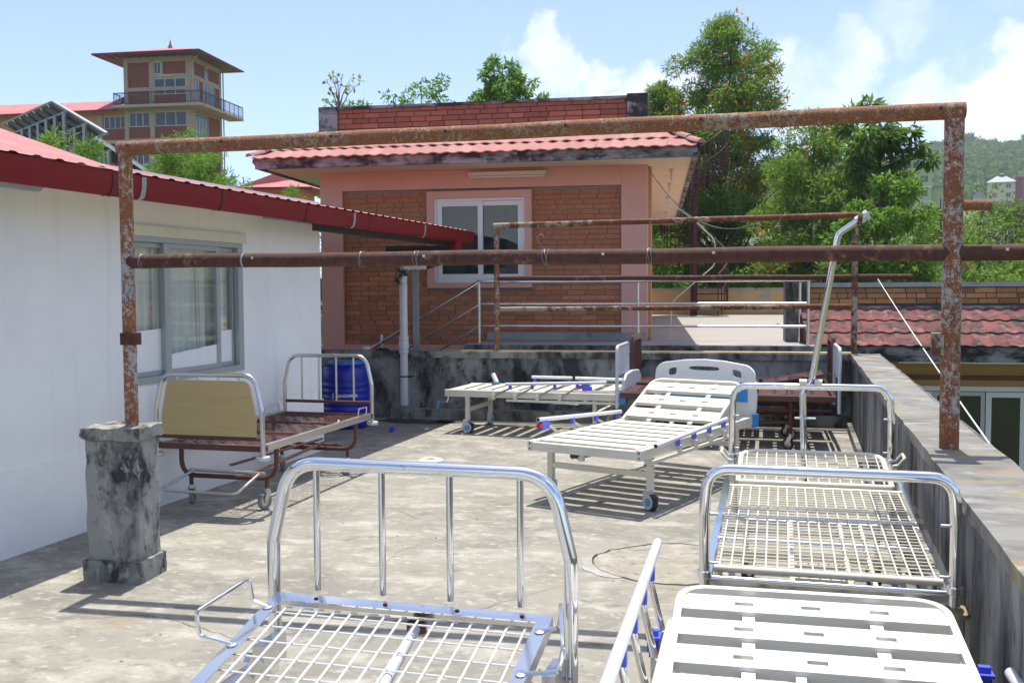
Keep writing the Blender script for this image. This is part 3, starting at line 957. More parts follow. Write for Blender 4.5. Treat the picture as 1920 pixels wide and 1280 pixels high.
dr = MB().plate([3.06, 3.12, 5.14, 5.21], [-1.9, -1.84, .27, .335], -.019, .03, {(1, 1)}, Matrix(((1, 0, 0, 0), (0, 0, -1, 0), (0, 1, 0, 0), (0, 0, 0, 1)))).build('sliding_door', 'upvc', rh, smooth=False)
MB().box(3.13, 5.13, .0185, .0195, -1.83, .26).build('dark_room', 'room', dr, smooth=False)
sash(rh, 3.13, 3.92, -1.83, .262, -.03, .075, 'upvc', 'glass_dark')
sash(rh, 3.86, 4.60, -1.832, .26, -.032, .06, 'upvc', 'glass_dark') if False else None
sash(rh, 4.61, 5.12, -1.832, .26, -.034, .072, 'upvc', 'glass_dark')
sash(rh, 3.925, 4.60, -1.832, .26, -.026, .055, 'alu', 'glass_dark')
MB().box(5.22, 5.5, -.05, .018, -3.3, .74).build('pilaster', 'pink', rh, smooth=False)
rl = MB().box(3.3, 5.4, -.98, -.93, .715, .732).build('lamp_tube', 'lamp_tube', rh, smooth=False)

# ---------------------------------------------------------------- white prefab house on the left
wh = thing('white_house', 'white panelled house on the left with maroon gutter and red sheet roof', 'house', (-4.85, 6, 0))
# wall facing the terrace, local x 0 = face, local y = world y - 6
TY = Matrix(((0, 0, 1, 0), (1, 0, 0, 0), (0, 1, 0, 0), (0, 0, 0, 1)))       # plate x->y, y->z, z->x
MB().plate([-8, .50, 2.14, 3.70], [0, .98, 2.12, 2.62], -.12, 0, {(1, 1)}, TY).build('wall', 'white_wall', wh, smooth=False)
MB().box(-4.3, -.002, 3.58, 3.70, 0, 2.62).build('wall', 'white_wall', wh, smooth=False)
MB().box(.001, .014, -8, .0, 0, .552).build('lower_panel', 'white_wall', wh, smooth=False)
MB().box(.001, .014, .004, 3.708, 0, .548).build('lower_panel', 'white_wall', wh, smooth=False)
MB().box(-4.3, -4.2, -8, 3.7, 0, 3.2).build('wall', 'white_wall', wh, smooth=False)
for yy in (-2.6, -.9, 2.75):
    MB().box(.0005, .003, yy, yy + .018, .556, 2.43).build('joint_strip', 'white_wall', wh, smooth=False)
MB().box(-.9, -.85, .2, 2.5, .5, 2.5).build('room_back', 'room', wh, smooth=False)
MB().box(.002, .03, .50, 2.18, 2.122, 2.205).build('window_head', 'cream_trim', wh, smooth=False)
wf = MB().plate([.50, .56, 2.06, 2.14], [.98, 1.03, 2.08, 2.121], -.09, .012, {(1, 1)}, TY).build('window', 'alu', wh, smooth=False)
def wsash(y0, y1, off, film, fw=.05):
    b = MB().plate([y0, y0 + fw, y1 - fw * .7, y1], [1.032, 1.07, 2.04, 2.078], off - .03, off, {(1, 1)}, TY)
    s = b.build('sash', 'alu', wh, smooth=False)
    MB().box(off - .017, off - .013, y0 + fw, y1 - fw * .7, 1.07, 2.04).build('pane', 'glass', s, smooth=False)
    m = MB()
    m.add([(off - .0115, y0 + fw, 1.07), (off - .0115, y1 - fw * .7, 1.07), (off - .0115, y1 - fw * .7, film[1]), (off - .0115, y0 + fw, film[0])], ((0, 1, 2, 3),))
    m.build('film', 'frost', s, smooth=False)
wsash(.57, 1.02, -.035, (1.385, 1.40))
wsash(.98, 1.78, -.001, (1.19, 1.235), .075)
wsash(1.74, 2.05, -.037, (1.345, 1.35), .03)
b = MB()
cv = [(-.11 + .018 * math.sin(t * 46) + .008 * math.sin(t * 17), t) for t in np.linspace(.55, 2.08, 150)]
b.add([(x, y, z) for z in (1.0, 2.1) for x, y in cv], [(i, i + 1, 150 + i + 1, 150 + i) for i in range(149)])
b.build('curtain', 'curtain', wh)
# gutter: trough profile swept along y
prof = [(.43, 2.475), (.415, 2.478), (.425, 2.47), (.42, 2.42), (.53, 2.335)]
gp = [(.420, 2.470), (.426, 2.40), (.440, 2.355), (.470, 2.325), (.505, 2.322), (.535, 2.345), (.550, 2.40), (.553, 2.470), (.560, 2.478), (.548, 2.482), (.543, 2.405), (.530, 2.355), (.503, 2.334), (.472, 2.337), (.448, 2.362), (.434, 2.405), (.430, 2.470)]
b = MB()
YS = [-6.5, 0, 3.0, 7.28]
n = len(gp)
b.add([(x, y, z) for y in YS for x, z in gp], [(i * n + j, i * n + (j + 1) % n, (i + 1) * n + (j + 1) % n, (i + 1) * n + j) for i in range(3) for j in range(n)] + [tuple(range(n)), tuple(range(4 * n - 1, 3 * n - 1, -1))])
gut = b.build('gutter', 'gutter', wh, angle=30)
MB().prism([(x, 7.275, z) for x, z in gp[:9]], (0, .012, 0)).build('end_cap', 'gutter', gut, smooth=False)
for k, y in enumerate((-1.75, -.35, 0.95, 2.35, 3.75, 5.1, 6.35)):
    m = MB()
    pr = [(x + (.004 if x > .49 else -.004), z - .005) for x, z in gp[:9]]
    m.add([(x, y + dy, z) for dy in (0, .03) for x, z in pr], [(j, j + 1, 10 + j, 9 + j) for j in range(8)])
    m.build('strap', 'strap', gut)
for y in (-.05, 3.35, 5.35):
    m = MB()
    pr = [(x + (.004 if x > .49 else -.004), z - .005) for x, z in gp[:9]]
    m.add([(x, y + dy, z) for dy in (0, .05) for x, z in pr], [(j, j + 1, 10 + j, 9 + j) for j in range(8)])
    m.build('joint', 'grey_steel', gut)
# outlet and elbow
MB().tube(rpath([(.485, 6.72, 2.35), (.485, 6.72, 2.14), (.0, 6.66, 2.0)], .08), [.085] + [.06] * 6 + [.055], 12).build('outlet', 'gutter', gut)
# roof: steeper near slope, flatter far slope
def roof_sheet(pts, n_rib, name):
    return MB().prism(pts, (0, 0, .012)).build(name, 'roof_red', wh, smooth=False)
b = MB()
s1 = .25
def r1(x, y): return (x, y, 2.492 + s1 * (.55 - x))
def corr(poly_fn, y0, y1, xin, pitch=.19):
    """ribbed sheet: xin(y) gives the inner edge"""
    m = MB()
    y = y0
    prev = None
    pts = []
    while y < y1:
        for dy, dz in ((0, 0), (pitch * .55, 0), (pitch * .68, .009), (pitch * .87, .009)):
            pts.append((y + dy, dz))
        y += pitch
    vs, fs = [], []
    for (yy, dz) in pts:
        for x in (.56, xin(yy)):
            p = poly_fn(x, yy)
            vs += [(p[0], p[1], p[2] + dz)]
    for i in range(len(pts) - 1):
        fs.append((2 * i, 2 * i + 1, 2 * i + 3, 2 * i + 2))
    m.add(vs, fs)
    return m
xin1 = lambda y: -5.0 if y > 2.1 else (-5.0)
m = corr(r1, -6.5, -.25, lambda y: -6.0)
m.build('roof', 'roof_red', wh, smooth=False)
# triangle beyond the eave corner up to the hip
m = MB()
m.add([r1(.56, -.25), r1(-2.6, 2.13), r1(-6.0, 2.13), r1(-6.0, -.25)], ((0, 1, 2, 3),))
m.build('roof', 'roof_red', wh, smooth=False)
r2 = lambda x, y: (x, y, 2.488 + .150 * (.55 - x))
m = corr(r2, -.24, 7.3, lambda y: -4.5)
m.build('roof', 'roof_red', wh, smooth=False)
MB().box(.03, .42, -6.4, 7.2, 2.44, 2.46).build('soffit', 'cream_trim', wh, smooth=False)
for y in (-1.35, 2.2):
    pass
MB().tube([(.2, -2.5, 2.38), (.2, -.62, 2.38)], .05, 10).build('conduit', 'grey_steel', wh)
MB().box(.10, .16, 2.35, 3.60, 2.36, 2.43).build('batten', 'grey_steel', wh, smooth=False)
MB().bar((.30, 3.0, 2.33), (.30, 7.0, 2.33), .06, .10).build('purlin', 'dark_steel', wh, smooth=False)
MB().bar((-.55, 6.80, 2.25), (.40, 6.80, 2.25), .06, .08).build('cross_beam', 'dark_steel', wh, smooth=False)
MB().bar((-.13, 6.80, -.1), (-.13, 6.80, 2.22), .07, .07).build('steel_post', 'grey_steel', wh, smooth=False)
# ================================================================== THINGS ON THE TERRACE
# ---- pillar under the left post
def pillar():
    t = thing('pillar', 'short mould-blackened concrete pillar carrying the left rusty post', 'pillar', (-3.855, 5.095, 0), R(6))
    r_ = random.Random(2)
    def block(name, w, d, z0, z1, nz, amp, mat, chip=0.0):
        b = MB()
        nx = 7
        ringn = 4 * nx
        vs = []
        zs = np.linspace(z0, z1, nz)
        for iz, z in enumerate(zs):
            for side in range(4):
                for i in range(nx):
                    s = -1 + 2 * i / nx
                    if side == 0: x, y = s, -1
                    elif side == 1: x, y = 1, s
                    elif side == 2: x, y = -s, 1
                    else: x, y = -1, -s
                    k = 1 - (chip * r_.random() ** 3 if i == 0 else 0)
                    vs.append((x * w / 2 * k + r_.uniform(-amp, amp), y * d / 2 * k + r_.uniform(-amp, amp), z + (r_.uniform(-amp, amp) if iz in (0, nz - 1) and z0 > .3 else 0)))
        fs = []
        for iz in range(nz - 1):
            for j in range(ringn):
                fs.append((iz * ringn + j, iz * ringn + (j + 1) % ringn, (iz + 1) * ringn + (j + 1) % ringn, (iz + 1) * ringn + j))
        fs.append(tuple(range(ringn - 1, -1, -1)))
        fs.append(tuple(range((nz - 1) * ringn, nz * ringn)))
        b.add(vs, fs)
        return b.build(name, mat, t, angle=35)
    block('plinth', .375, .29, 0, .125, 4, .003, 'pillar', .03)
    block('shaft', .330, .245, .125, .835, 12, .004, 'pillar', .05)
    block('cap', .380, .29, .835, .905, 4, .006, 'pillar', .08)
    return t
pillar()

# ---- rusty clothes-drying frames
def rust_frame(name, label, PL, PR, zl, zr, ztopL, ztopR, rails, rp, rt, post_mats, beam_mat, lean=.0):
    t = thing(name, label, 'pipe frame', (PL[0], PL[1], 0))
    o = Vector((PL[0], PL[1], 0))
    P = lambda p, z: Vector((p[0], p[1], z)) - o
    TL, TR = P(PL, ztopL), P(PR, ztopR)
    def wob(a, b, k, amp):
        r_ = random.Random(int(a.x * 100 + b.z * 77))
        pts = [a.lerp(b, i / k) for i in range(k + 1)]
        return [p + Vector((0, 0, amp * math.sin(i * 1.9) * (0 < i < k))) for i, p in enumerate(pts)]
    MB().tube(wob(P(PL, zl), TL, 6, 0), rp[0], 18).build('post', post_mats[0], t)
    MB().tube(wob(P(PR, zr), TR, 6, 0), rp[1], 18).build('post', post_mats[1], t)
    MB().tube(wob(TL - (TR - TL).normalized() * rp[0], TR + (TR - TL).normalized() * rp[1], 12, .002), rt, 18).build('top_beam', beam_mat, t)
    for (z0, z1, ext, r_, m) in rails:
        d = Vector((PR[0] - PL[0], PR[1] - PL[1], 0))
        u_ = d.normalized()
        MB().tube(wob(P(PL, z0) + u_ * rp[0] * .3, P(PR, z1) + u_ * ext, 12, .003), r_, 18).build('rail', m, t)
    return t, P
nf, NP = rust_frame('pipe_frame', 'large rusty pipe frame standing nearest, from pillar to right parapet', (-3.79, 5.10), (.735, 5.42), .90, .885, 2.53, 2.563,
                    ((1.872, 1.868, 1.7, .041, 'rust_rail'),), (.039, .047), .042, ('rust_post', 'rust_post2'), 'rust_beam')
MB().box(-.03, .065, -.05, .02, 1.385, 1.455).build('bracket', 'rust_rail', nf)
rv = Vector((4.525, .32, 0)).normalized()
MB().tube([NP((.735, 5.42), 2.10), NP((.735, 5.42), 2.10) + rv * .175], .026, 14).build('stub_pipe', 'rust_beam', nf)
MB().box(-.09, -.035, -.04, .03, 1.36, 1.47, Matrix.Translation(NP((.735, 5.42), 0))).build('bracket', 'rust_far', nf)
MB().tube([NP((.735, 5.42), 1.40) + Vector((-.14, -.02, 0)), NP((.735, 5.42), 1.41) + Vector((-.02, -.02, 0))], .007, 6).build('bolt', 'rust_rail', nf)
# bolt holes along the top beam (short dark plugs)
for k in range(7):
    f = (.01, .14, .285, .43, .575, .73, .985)[k]
    p = NP((-3.79, 5.10), 2.53).lerp(NP((.735, 5.42), 2.563), f)
    nrm = Vector((.0, -.97, .25)).normalized()
    MB().tube([p + nrm * .030, p + nrm * .0435], .009, 8).build('bolt_hole', 'black', nf)
# bird droppings and wire ties on the middle rail
def rail_pt(x):
    f = (x + 3.79) / 4.525
    return NP((-3.79, 5.10), 1.872).lerp(NP((.735, 5.42), 1.868), f)
for (x, hook, mt) in ((-3.69, 0, 'oldwire'), (-2.34, 0, 'oldwire'), (-2.02, 1, 'oldwire'), (-1.80, 0, 'rust_rail'), (-1.30, 2, 'oldwire'), (-.75, 0, 'oldwire'), (-.13, 0, 'rust_rail')):
    c = rail_pt(x)
    r_ = random.Random(int(x * 100))
    pts = []
    for i in range(46):
        a = i / 14 * 2 * math.pi
        pts.append(c + Vector((.022 * (i / 46 - .5) + .008 * math.sin(a * 1.31 + x * 9) + r_.uniform(-.001, .001), math.cos(a) * .0432, math.sin(a) * .0432)))
    if hook == 1:
        e = pts[-1]
        for i in range(30):
            a = i * .55
            pts.append(e + Vector((.0035 * i + .012 * math.cos(a), -.012, -.002 * i + .014 * math.sin(a) - .03)))
    if hook == 2:
        e = c + Vector((-.01, 0, .045))
        pts += [e, e + Vector((-.03, 0, .03)), e + Vector((-.045, 0, .06)), e + Vector((-.03, 0, .078)), e + Vector((-.01, 0, .075)), e + Vector((-.005, 0, .06))]
    MB().tube(pts, .0016, 5).build('wire_tie', mt, nf)
MB().lathe([(.0415, -.006), (.0425, 0), (.0415, .006)], 18, Matrix.Translation(rail_pt(-3.05)) @ Matrix.Rotation(R(90), 4, 'Y'), False).build('weld_ring', 'grey_steel', nf)
# green rag tied at the drain pipe
for (x, s) in ((-2.98, .5), (-1.97, .8), (-.99, .8), (-.42, 1.0), (.98, .7)):
    c = rail_pt(x)
    b = MB()
    pts = []
    r_ = random.Random(int(x * 50) + 3)
    hh = .035 * s + .01
    for i in range(9):
        a = R(150) + R(55) * i / 8 * s
        pts.append((c.x + r_.uniform(.006, .011) * (1 - i / 10), c.y - .0425 * math.cos(a - R(150)), c.z + .0425 * math.sin(R(150) - a + R(30)) - .002))
    left = [(2 * c.x - p[0], p[1], p[2]) for p in pts]
    b.add(pts + left, [(i, i + 1, 9 + i + 1, 9 + i) for i in range(8)])
    b.build('dropping', 'white_paint', nf)

ff, FP = rust_frame('pipe_frame', 'smaller-looking rusty pipe frame standing on the black back wall', (-3.80, 12.68), (.665, 12.98), .89, .885, 2.525, 2.575,
                    ((1.838, 1.822, .66, .033, 'rust_rail'), (1.435, 1.468, -.02, .031, 'rust_far')), (.036, .036), .036, ('rust_post2', 'rust_far'), 'rust_far')

# ---- sagging cable, bent conduit, white cord
h1 = HO + Matrix.Rotation(HR, 3, 'Z') @ Vector((.02, -.02, 3.42))
def sag(a, b, s, k=22):
    a, b = Vector(a), Vector(b)
    return [a.lerp(b, i / k) - Vector((0, 0, s * 4 * (i / k) * (1 - i / k))) for i in range(k + 1)]
tag(MB().tube(sag(h1, (-.45, 12.92, 2.52), .38), .006, 6).build('hanging_cable', 'oldwire'), 'thin grey cable sagging from the pink house corner to the far pipe frame', 'cable')
tag(MB().tube(sag((.93, 12.98, 1.80), (.955, 5.62, .893), .02), .0045, 6).build('rope', 'rope'), 'taut white cord slanting down from far rail to right parapet', 'cord')
tag(MB().tube(rpath([(-1.0, 13.6, 1.86), (-1.25, 13.6, 1.98), (-1.35, 13.6, 2.0)], .05) if False else
              rpath([(-1.90, 14.9, 3.02), (-1.45, 14.9, 2.68), (-1.17, 14.9, 2.40), (-1.14, 14.9, 2.05), (-1.50, 14.9, 1.74), (-1.78, 14.9, 1.50), (-1.80, 14.9, .95)], .22, 7), .008, 8).build('bent_conduit', 'cream_trim'),
    'thin cream conduit bowing outwards beside the spiral stair', 'conduit')

# ---- stainless railing on the landing
rg = thing('railing', 'stainless steel handrail with three bars on the landing and beside its stair', 'railing', HO, HR)
RY = -1.20
def q(x, z, y=RY): return (x, y, z)
for x in (-2.22, -.05, 2.14):
    MB().tube([q(x, .945), q(x, 1.80)], .021, 12).build('post', 'steel', rg)
MB().tube([q(2.12, .945, -.25), q(2.12, 1.79, -.25)], .021, 12).build('post', 'steel', rg)
MB().tube([q(-3.62, .0), q(-3.62, 1.07)], .021, 12).build('post', 'steel', rg)
MB().tube([q(-2.24, 1.802), q(2.16, 1.802)], .024, 12).build('top_rail', 'steel', rg)
MB().tube([q(2.14, 1.802), q(2.12, 1.79, -.25)], .024, 12).build('top_rail', 'steel', rg)
for z in (1.495, 1.195):
    MB().tube([q(-2.22, z), q(2.14, z)], .0165, 10).build('bar', 'steel', rg)
    MB().tube([q(2.14, z), q(2.12, z, -.25)], .0165, 10).build('bar', 'steel', rg)
for z in (1.802, 1.495, 1.195):
    MB().tube([q(-2.22, z), q(-4.25, z - 2.03 * .60)], .024 if z > 1.7 else .0165, 10).build('stair_rail', 'steel', rg)

# ---- drain pipe
dp = thing('drain_pipe', 'white plastic drainpipe standing in front of the back wall', 'drainpipe', (-5.0, 12.40, 0))
MB().tube(rpath([(0, 0, .17), (0, 0, 1.97), (.08, .02, 2.01), (.30, .04, 2.01)], .05), .052, 16).build('pipe', 'pvc', dp)
for z0, z1 in ((1.02, 1.10), (.86, .90)):
    MB().lathe([(.054, z0), (.063, z0 + .006), (.063, z1 - .006), (.054, z1)], 18, None, False).build('socket', 'pvc', dp)
MB().lathe([(.053, .90), (.066, .93), (.066, 1.0), (.053, 1.03)], 18, None, False).build('coupling', 'pvc', dp)
MB().lathe([(.053, .545), (.058, .548), (.058, .562), (.053, .565)], 18, None, False).build('clamp', 'black', dp)
MB().box(.05, .10, .0, .1, .545, .56).build('clamp_arm', 'black', dp)
r_ = random.Random(8)
b = MB()
for i in range(26):
    c = Vector((-.02 + r_.uniform(-.06, .07), -.04 + r_.uniform(-.03, .02), 1.93 + r_.uniform(-.12, .05)))
    b.tube([c + Vector((r_.uniform(-.05, .05), r_.uniform(-.02, .02), r_.uniform(-.06, .03))) for _ in range(4)], .009, 4)
MAT['rag'] = M('green_rag', (.02, .10, .08), .9)
tag(b.build('rag', 'rag'), 'dark green rag knotted at the top of the white drainpipe', 'rag').location = (-5.0, 12.40, 0)

# ---- blue drum
dm = thing('water_drum', 'blue plastic water drum with white lettering at the end of the white wall', 'drum', (-5.40, 11.45, 0))
DR = .295
pr = [(.27, 0), (DR - .006, .02)]
for i in range(7):
    z = .06 + i * .075
    pr += [(DR, z), (DR + .0, z + .045), (DR - .007, z + .055), (DR - .007, z + .065)]
pr += [(DR, .60), (DR - .004, .68), (DR - .02, .735), (DR - .05, .76), (DR - .09, .775)]
MB().lathe(pr, 48).build('body', 'drum', dm)
MB().lathe([(.205, .776), (.215, .785), (.215, .812), (.20, .828), (.05, .835)], 40).build('lid', 'drum_lid', dm)
for k in range(4):
    a = R(-90 + 90 * k + 45)
    MB().box(-.03, .03, -.02, .02, .74, .79, Matrix.Translation((.23 * math.cos(a), .23 * math.sin(a), 0)) @ Matrix.Rotation(a + R(90), 4, 'Z')).build('lug', 'drum', dm)
def text_mesh(body, size, mat, name, parent, wrap=None, Mx=None):
    cu = bpy.data.curves.new(name, 'FONT')
    cu.body = body
    cu.size = size
    cu.extrude = .001
    cu.align_x = 'CENTER'
    cu.offset = .0022
    tmp = bpy.data.objects.new(name, cu)
    me = bpy.data.meshes.new_from_object(tmp)
    bpy.data.objects.remove(tmp)
    me.materials.clear()
    me.materials.append(MAT[mat])
    if wrap:
        rad, a0, z0 = wrap
        for v in me.vertices:
            x, y, z = v.co
            a = a0 + x / rad
            v.co = ((rad + z) * math.cos(a), (rad + z) * math.sin(a), z0 + y)
    elif Mx is not None:
        me.transform(Mx)
    return link(name, me, parent)
text_mesh('J', .092, 'white_print', 'lettering', dm, (DR + .0015, R(-96) + .0, .395)) if False else None
aC = math.atan2(-11.45, 5.40) - R(2)
text_mesh('J', .078, 'white_print', 'lettering', dm, (DR + .0015, aC - .150 / DR, .395))
text_mesh('AGADAMBA', .050, 'white_print', 'lettering', dm, (DR + .0015, aC + .02 / DR, .398))
lid2 = tag(MB().lathe([(.085, 0), (.095, .008), (.095, .02), (.06, .035), (.0001, .037)], 24).build('black_cap', 'black'), 'flat black cap lying on the back wall above the drum', 'cap')
lid2.location = (-5.36, 12.52, .886)
co = []
for i in range(70):
    a = i * .36
    co.append((.05 * math.cos(a), .05 * math.sin(a), .012 + .0006 * i))
cl = tag(MB().tube(co, .008, 6).build('cord_coil', 'rope'), 'small coil of white cord lying on the back wall next to the black cap', 'cord')
cl.location = (-5.58, 12.50, .886)
for (nm, lb, mt, x, y, s) in (('bottle_cap', 'small blue plastic cup lying on the shaded floor beside the drum', 'blue_plastic', -4.66, 11.15, .035), ('paper_scrap', 'crumpled scrap of pale paper on the floor below the drainpipe', 'white_paint', -4.30, 11.35, .03)):
    if nm == 'bottle_cap':
        o = MB().lathe([(s, 0), (s * 1.1, .045), (s * .95, .046), (s * .85, .006)], 14, Matrix.Rotation(R(20), 4, 'X')).build(nm, mt)
    else:
        b = MB()
        r_ = random.Random(5)
        n = 12
        pts = [(s * r_.uniform(.5, 1.3) * math.cos(6.283 * i / n), s * r_.uniform(.5, 1.3) * math.sin(6.283 * i / n), r_.uniform(0.0, .03)) for i in range(n)] + [(0, 0, .035)]
        b.add(pts, [(i, (i + 1) % n, n) for i in range(n)])
        o = b.build(nm, mt, smooth=False)
    o.location = (x, y, .003)
    tag(o, lb, 'litter')
# ---- cast ring on the floor
rgx = thing('floor_ring', 'pale round ring with a hole on a stub in the middle of the floor', 'ring', (-3.36, 8.98, 0))
MB().lathe([(.06, 0), (.06, .05)], 20).build('stub', 'black', rgx)
MB().lathe([(.045, .05), (.045, .085), (.06, .092), (.10, .088), (.125, .074), (.128, .058), (.118, .05), (.045, .05)], 30, None, False).build('disc', 'stone_ring', rgx)
# ================================================================== BEDS
def caster_plain(parent, x, y, zt, yaw, r=.062, mat_t='tyre_grey', fork='steel_dull'):
    """fork caster: stem collar, fork, tyre and hub; wheel bottom at z=0 of the bed"""
    Mx = Matrix.Translation((x, y, 0)) @ Matrix.Rotation(yaw, 4, 'Z')
    b = MB()
    b.lathe([(.020, zt - .02), (.024, zt - .02), (.024, zt), (.016, zt + .012)], 12, Mx)
    b.lathe([(.030, 2 * r + .012), (.030, zt - .02)], 12, Mx)
    for s in (-1, 1):
        pts = [(s * .021, -.020, 2 * r + .014), (s * .021, .026, 2 * r + .010), (s * .021, .045, r + .012), (s * .021, .040, r - .012), (s * .021, .018, r - .012), (s * .021, -.005, r + .03)]
        b.prism([Mx @ Vector(p) for p in pts], (Mx.to_3x3() @ Vector((s * .003, 0, 0))))
    c = b.build('caster', fork, parent)
    Mw = Mx @ Matrix.Translation((0, .028, r)) @ Matrix.Rotation(R(90), 4, 'Y')
    MB().lathe([(r * .62, -.015), (r * .9, -.017), (r, -.009), (r, .009), (r * .9, .017), (r * .62, .015)], 26, Mw, False).build('tyre', mat_t, c)
    MB().lathe([(.008, -.024), (.012, -.015), (r * .63, -.011), (r * .63, .011), (.012, .015), (.008, .024)], 20, Mw).build('hub', fork, c)
    return c
def caster_hood(parent, x, y, zt, yaw, brake=True):
    """plastic hooded twin caster with blue ring emblem"""
    Mx = Matrix.Translation((x, y, 0)) @ Matrix.Rotation(yaw, 4, 'Z')
    r = .062
    out = []
    for i in range(26):
        a = R(-120 + 250 * i / 25)
        out.append(( -.012 + .062 * math.cos(a + R(150)), r + .004 + .062 * math.sin(a + R(150))))
    out = [(-.052, .155), (.012, .160), (.014, .120), (.030, .118)] + [(.032 * 0 + -.004 + .056 * math.cos(R(t)), .066 + .056 * math.sin(R(t))) for t in range(60, -60, -12)] + [(-.004 + .062 * math.cos(R(t)), .066 + .058 * math.sin(R(t))) for t in range(-60, -210, -10)] + [(-.062, .10)]
    b = MB()
    b.prism([Mx @ Vector((-.024, p[0], p[1])) for p in out], Mx.to_3x3() @ Vector((.048, 0, 0)))
    b.lathe([(.024, .155), (.024, zt + .005)], 14, Mx)
    c = b.build('caster', 'hood', parent, angle=30)
    Mw = Mx @ Matrix.Translation((0, .014, r)) @ Matrix.Rotation(R(90), 4, 'Y')
    MB().lathe([(.02, -.021), (r * .92, -.021), (r, -.014), (r, .014), (r * .92, .021), (.02, .021)], 26, Mw).build('tyre', 'tyre_dark', c)
    for s in (-1, 1):
        Me = Mx @ Matrix.Translation((s * .0245, 0.0, .066)) @ Matrix.Rotation(R(90 * s), 4, 'Y')
        MB().lathe([(.017, 0), (.017, .0022), (.030, .0022), (.030, 0)], 24, Me, False).build('emblem_ring', 'sky_blue', c)
        MB().lathe([(.010, 0), (.010, .0024), (.0001, .0026)], 16, Me, False).build('emblem_dot', 'sky_blue', c)
        MB().lathe([(.005, 0), (.005, .002), (.0001, .0022)], 12, Me @ Matrix.Translation((-.075 * s * 0 - .07, 0, 0)), False).build('emblem_dot', 'sky_blue', c) if s > 0 else None
    if brake:
        MB().prism([Mx @ Vector(p) for p in ((-.022, .02, .128), (-.022, .075, .112), (-.022, .078, .102), (-.022, .018, .116))], Mx.to_3x3() @ Vector((.044, 0, 0))).build('brake_pedal', 'tyre_dark', c)
    return c
def hook(parent, p, s, L, mat, out=.09, h=.05, rad=.0055):
    """bent-rod mattress stop at p, on side s, running L along y"""
    x, y, z = p
    pts = rpath([(x, y, z), (x, y, z + .008), (x + s * out * .45, y, z + .012), (x + s * out, y, z + h), (x + s * out, y + L, z + h), (x + s * out * .45, y + L, z + .012), (x, y + L, z + .008), (x, y + L, z)], .015, 3)
    o = MB().tube(pts, rad, 8).build('mattress_stop', mat, parent)
    return o
def grid_wires(parent, x0, x1, y0, y1, nx, ny, z, r, mat, name='wire', zf=None, bend=0, rx=None):
    """single wires, each its own part"""
    zf = zf or (lambda y: z)
    for i in range(nx):
        x = x0 + (x1 - x0) * i / (nx - 1)
        pts = [(x, y0, zf(y0)), (x, y0 * .5 + y1 * .5, zf((y0 + y1) / 2)), (x, y1 - .05, zf(y1 - .05)), (x + bend * (i % 2) * .012, y1, zf(y1) - bend * .01)]
        MB().tube(pts, r, 6).build(name, mat, parent)
    for j in range(ny):
        y = y0 + (y1 - y0) * (j + .5) / ny
        MB().tube([(x0 - .02, y, zf(y) - r * 1.8), (x1 + .02, y, zf(y) - r * 1.8)], rx or r, 6).build(name, mat, parent)

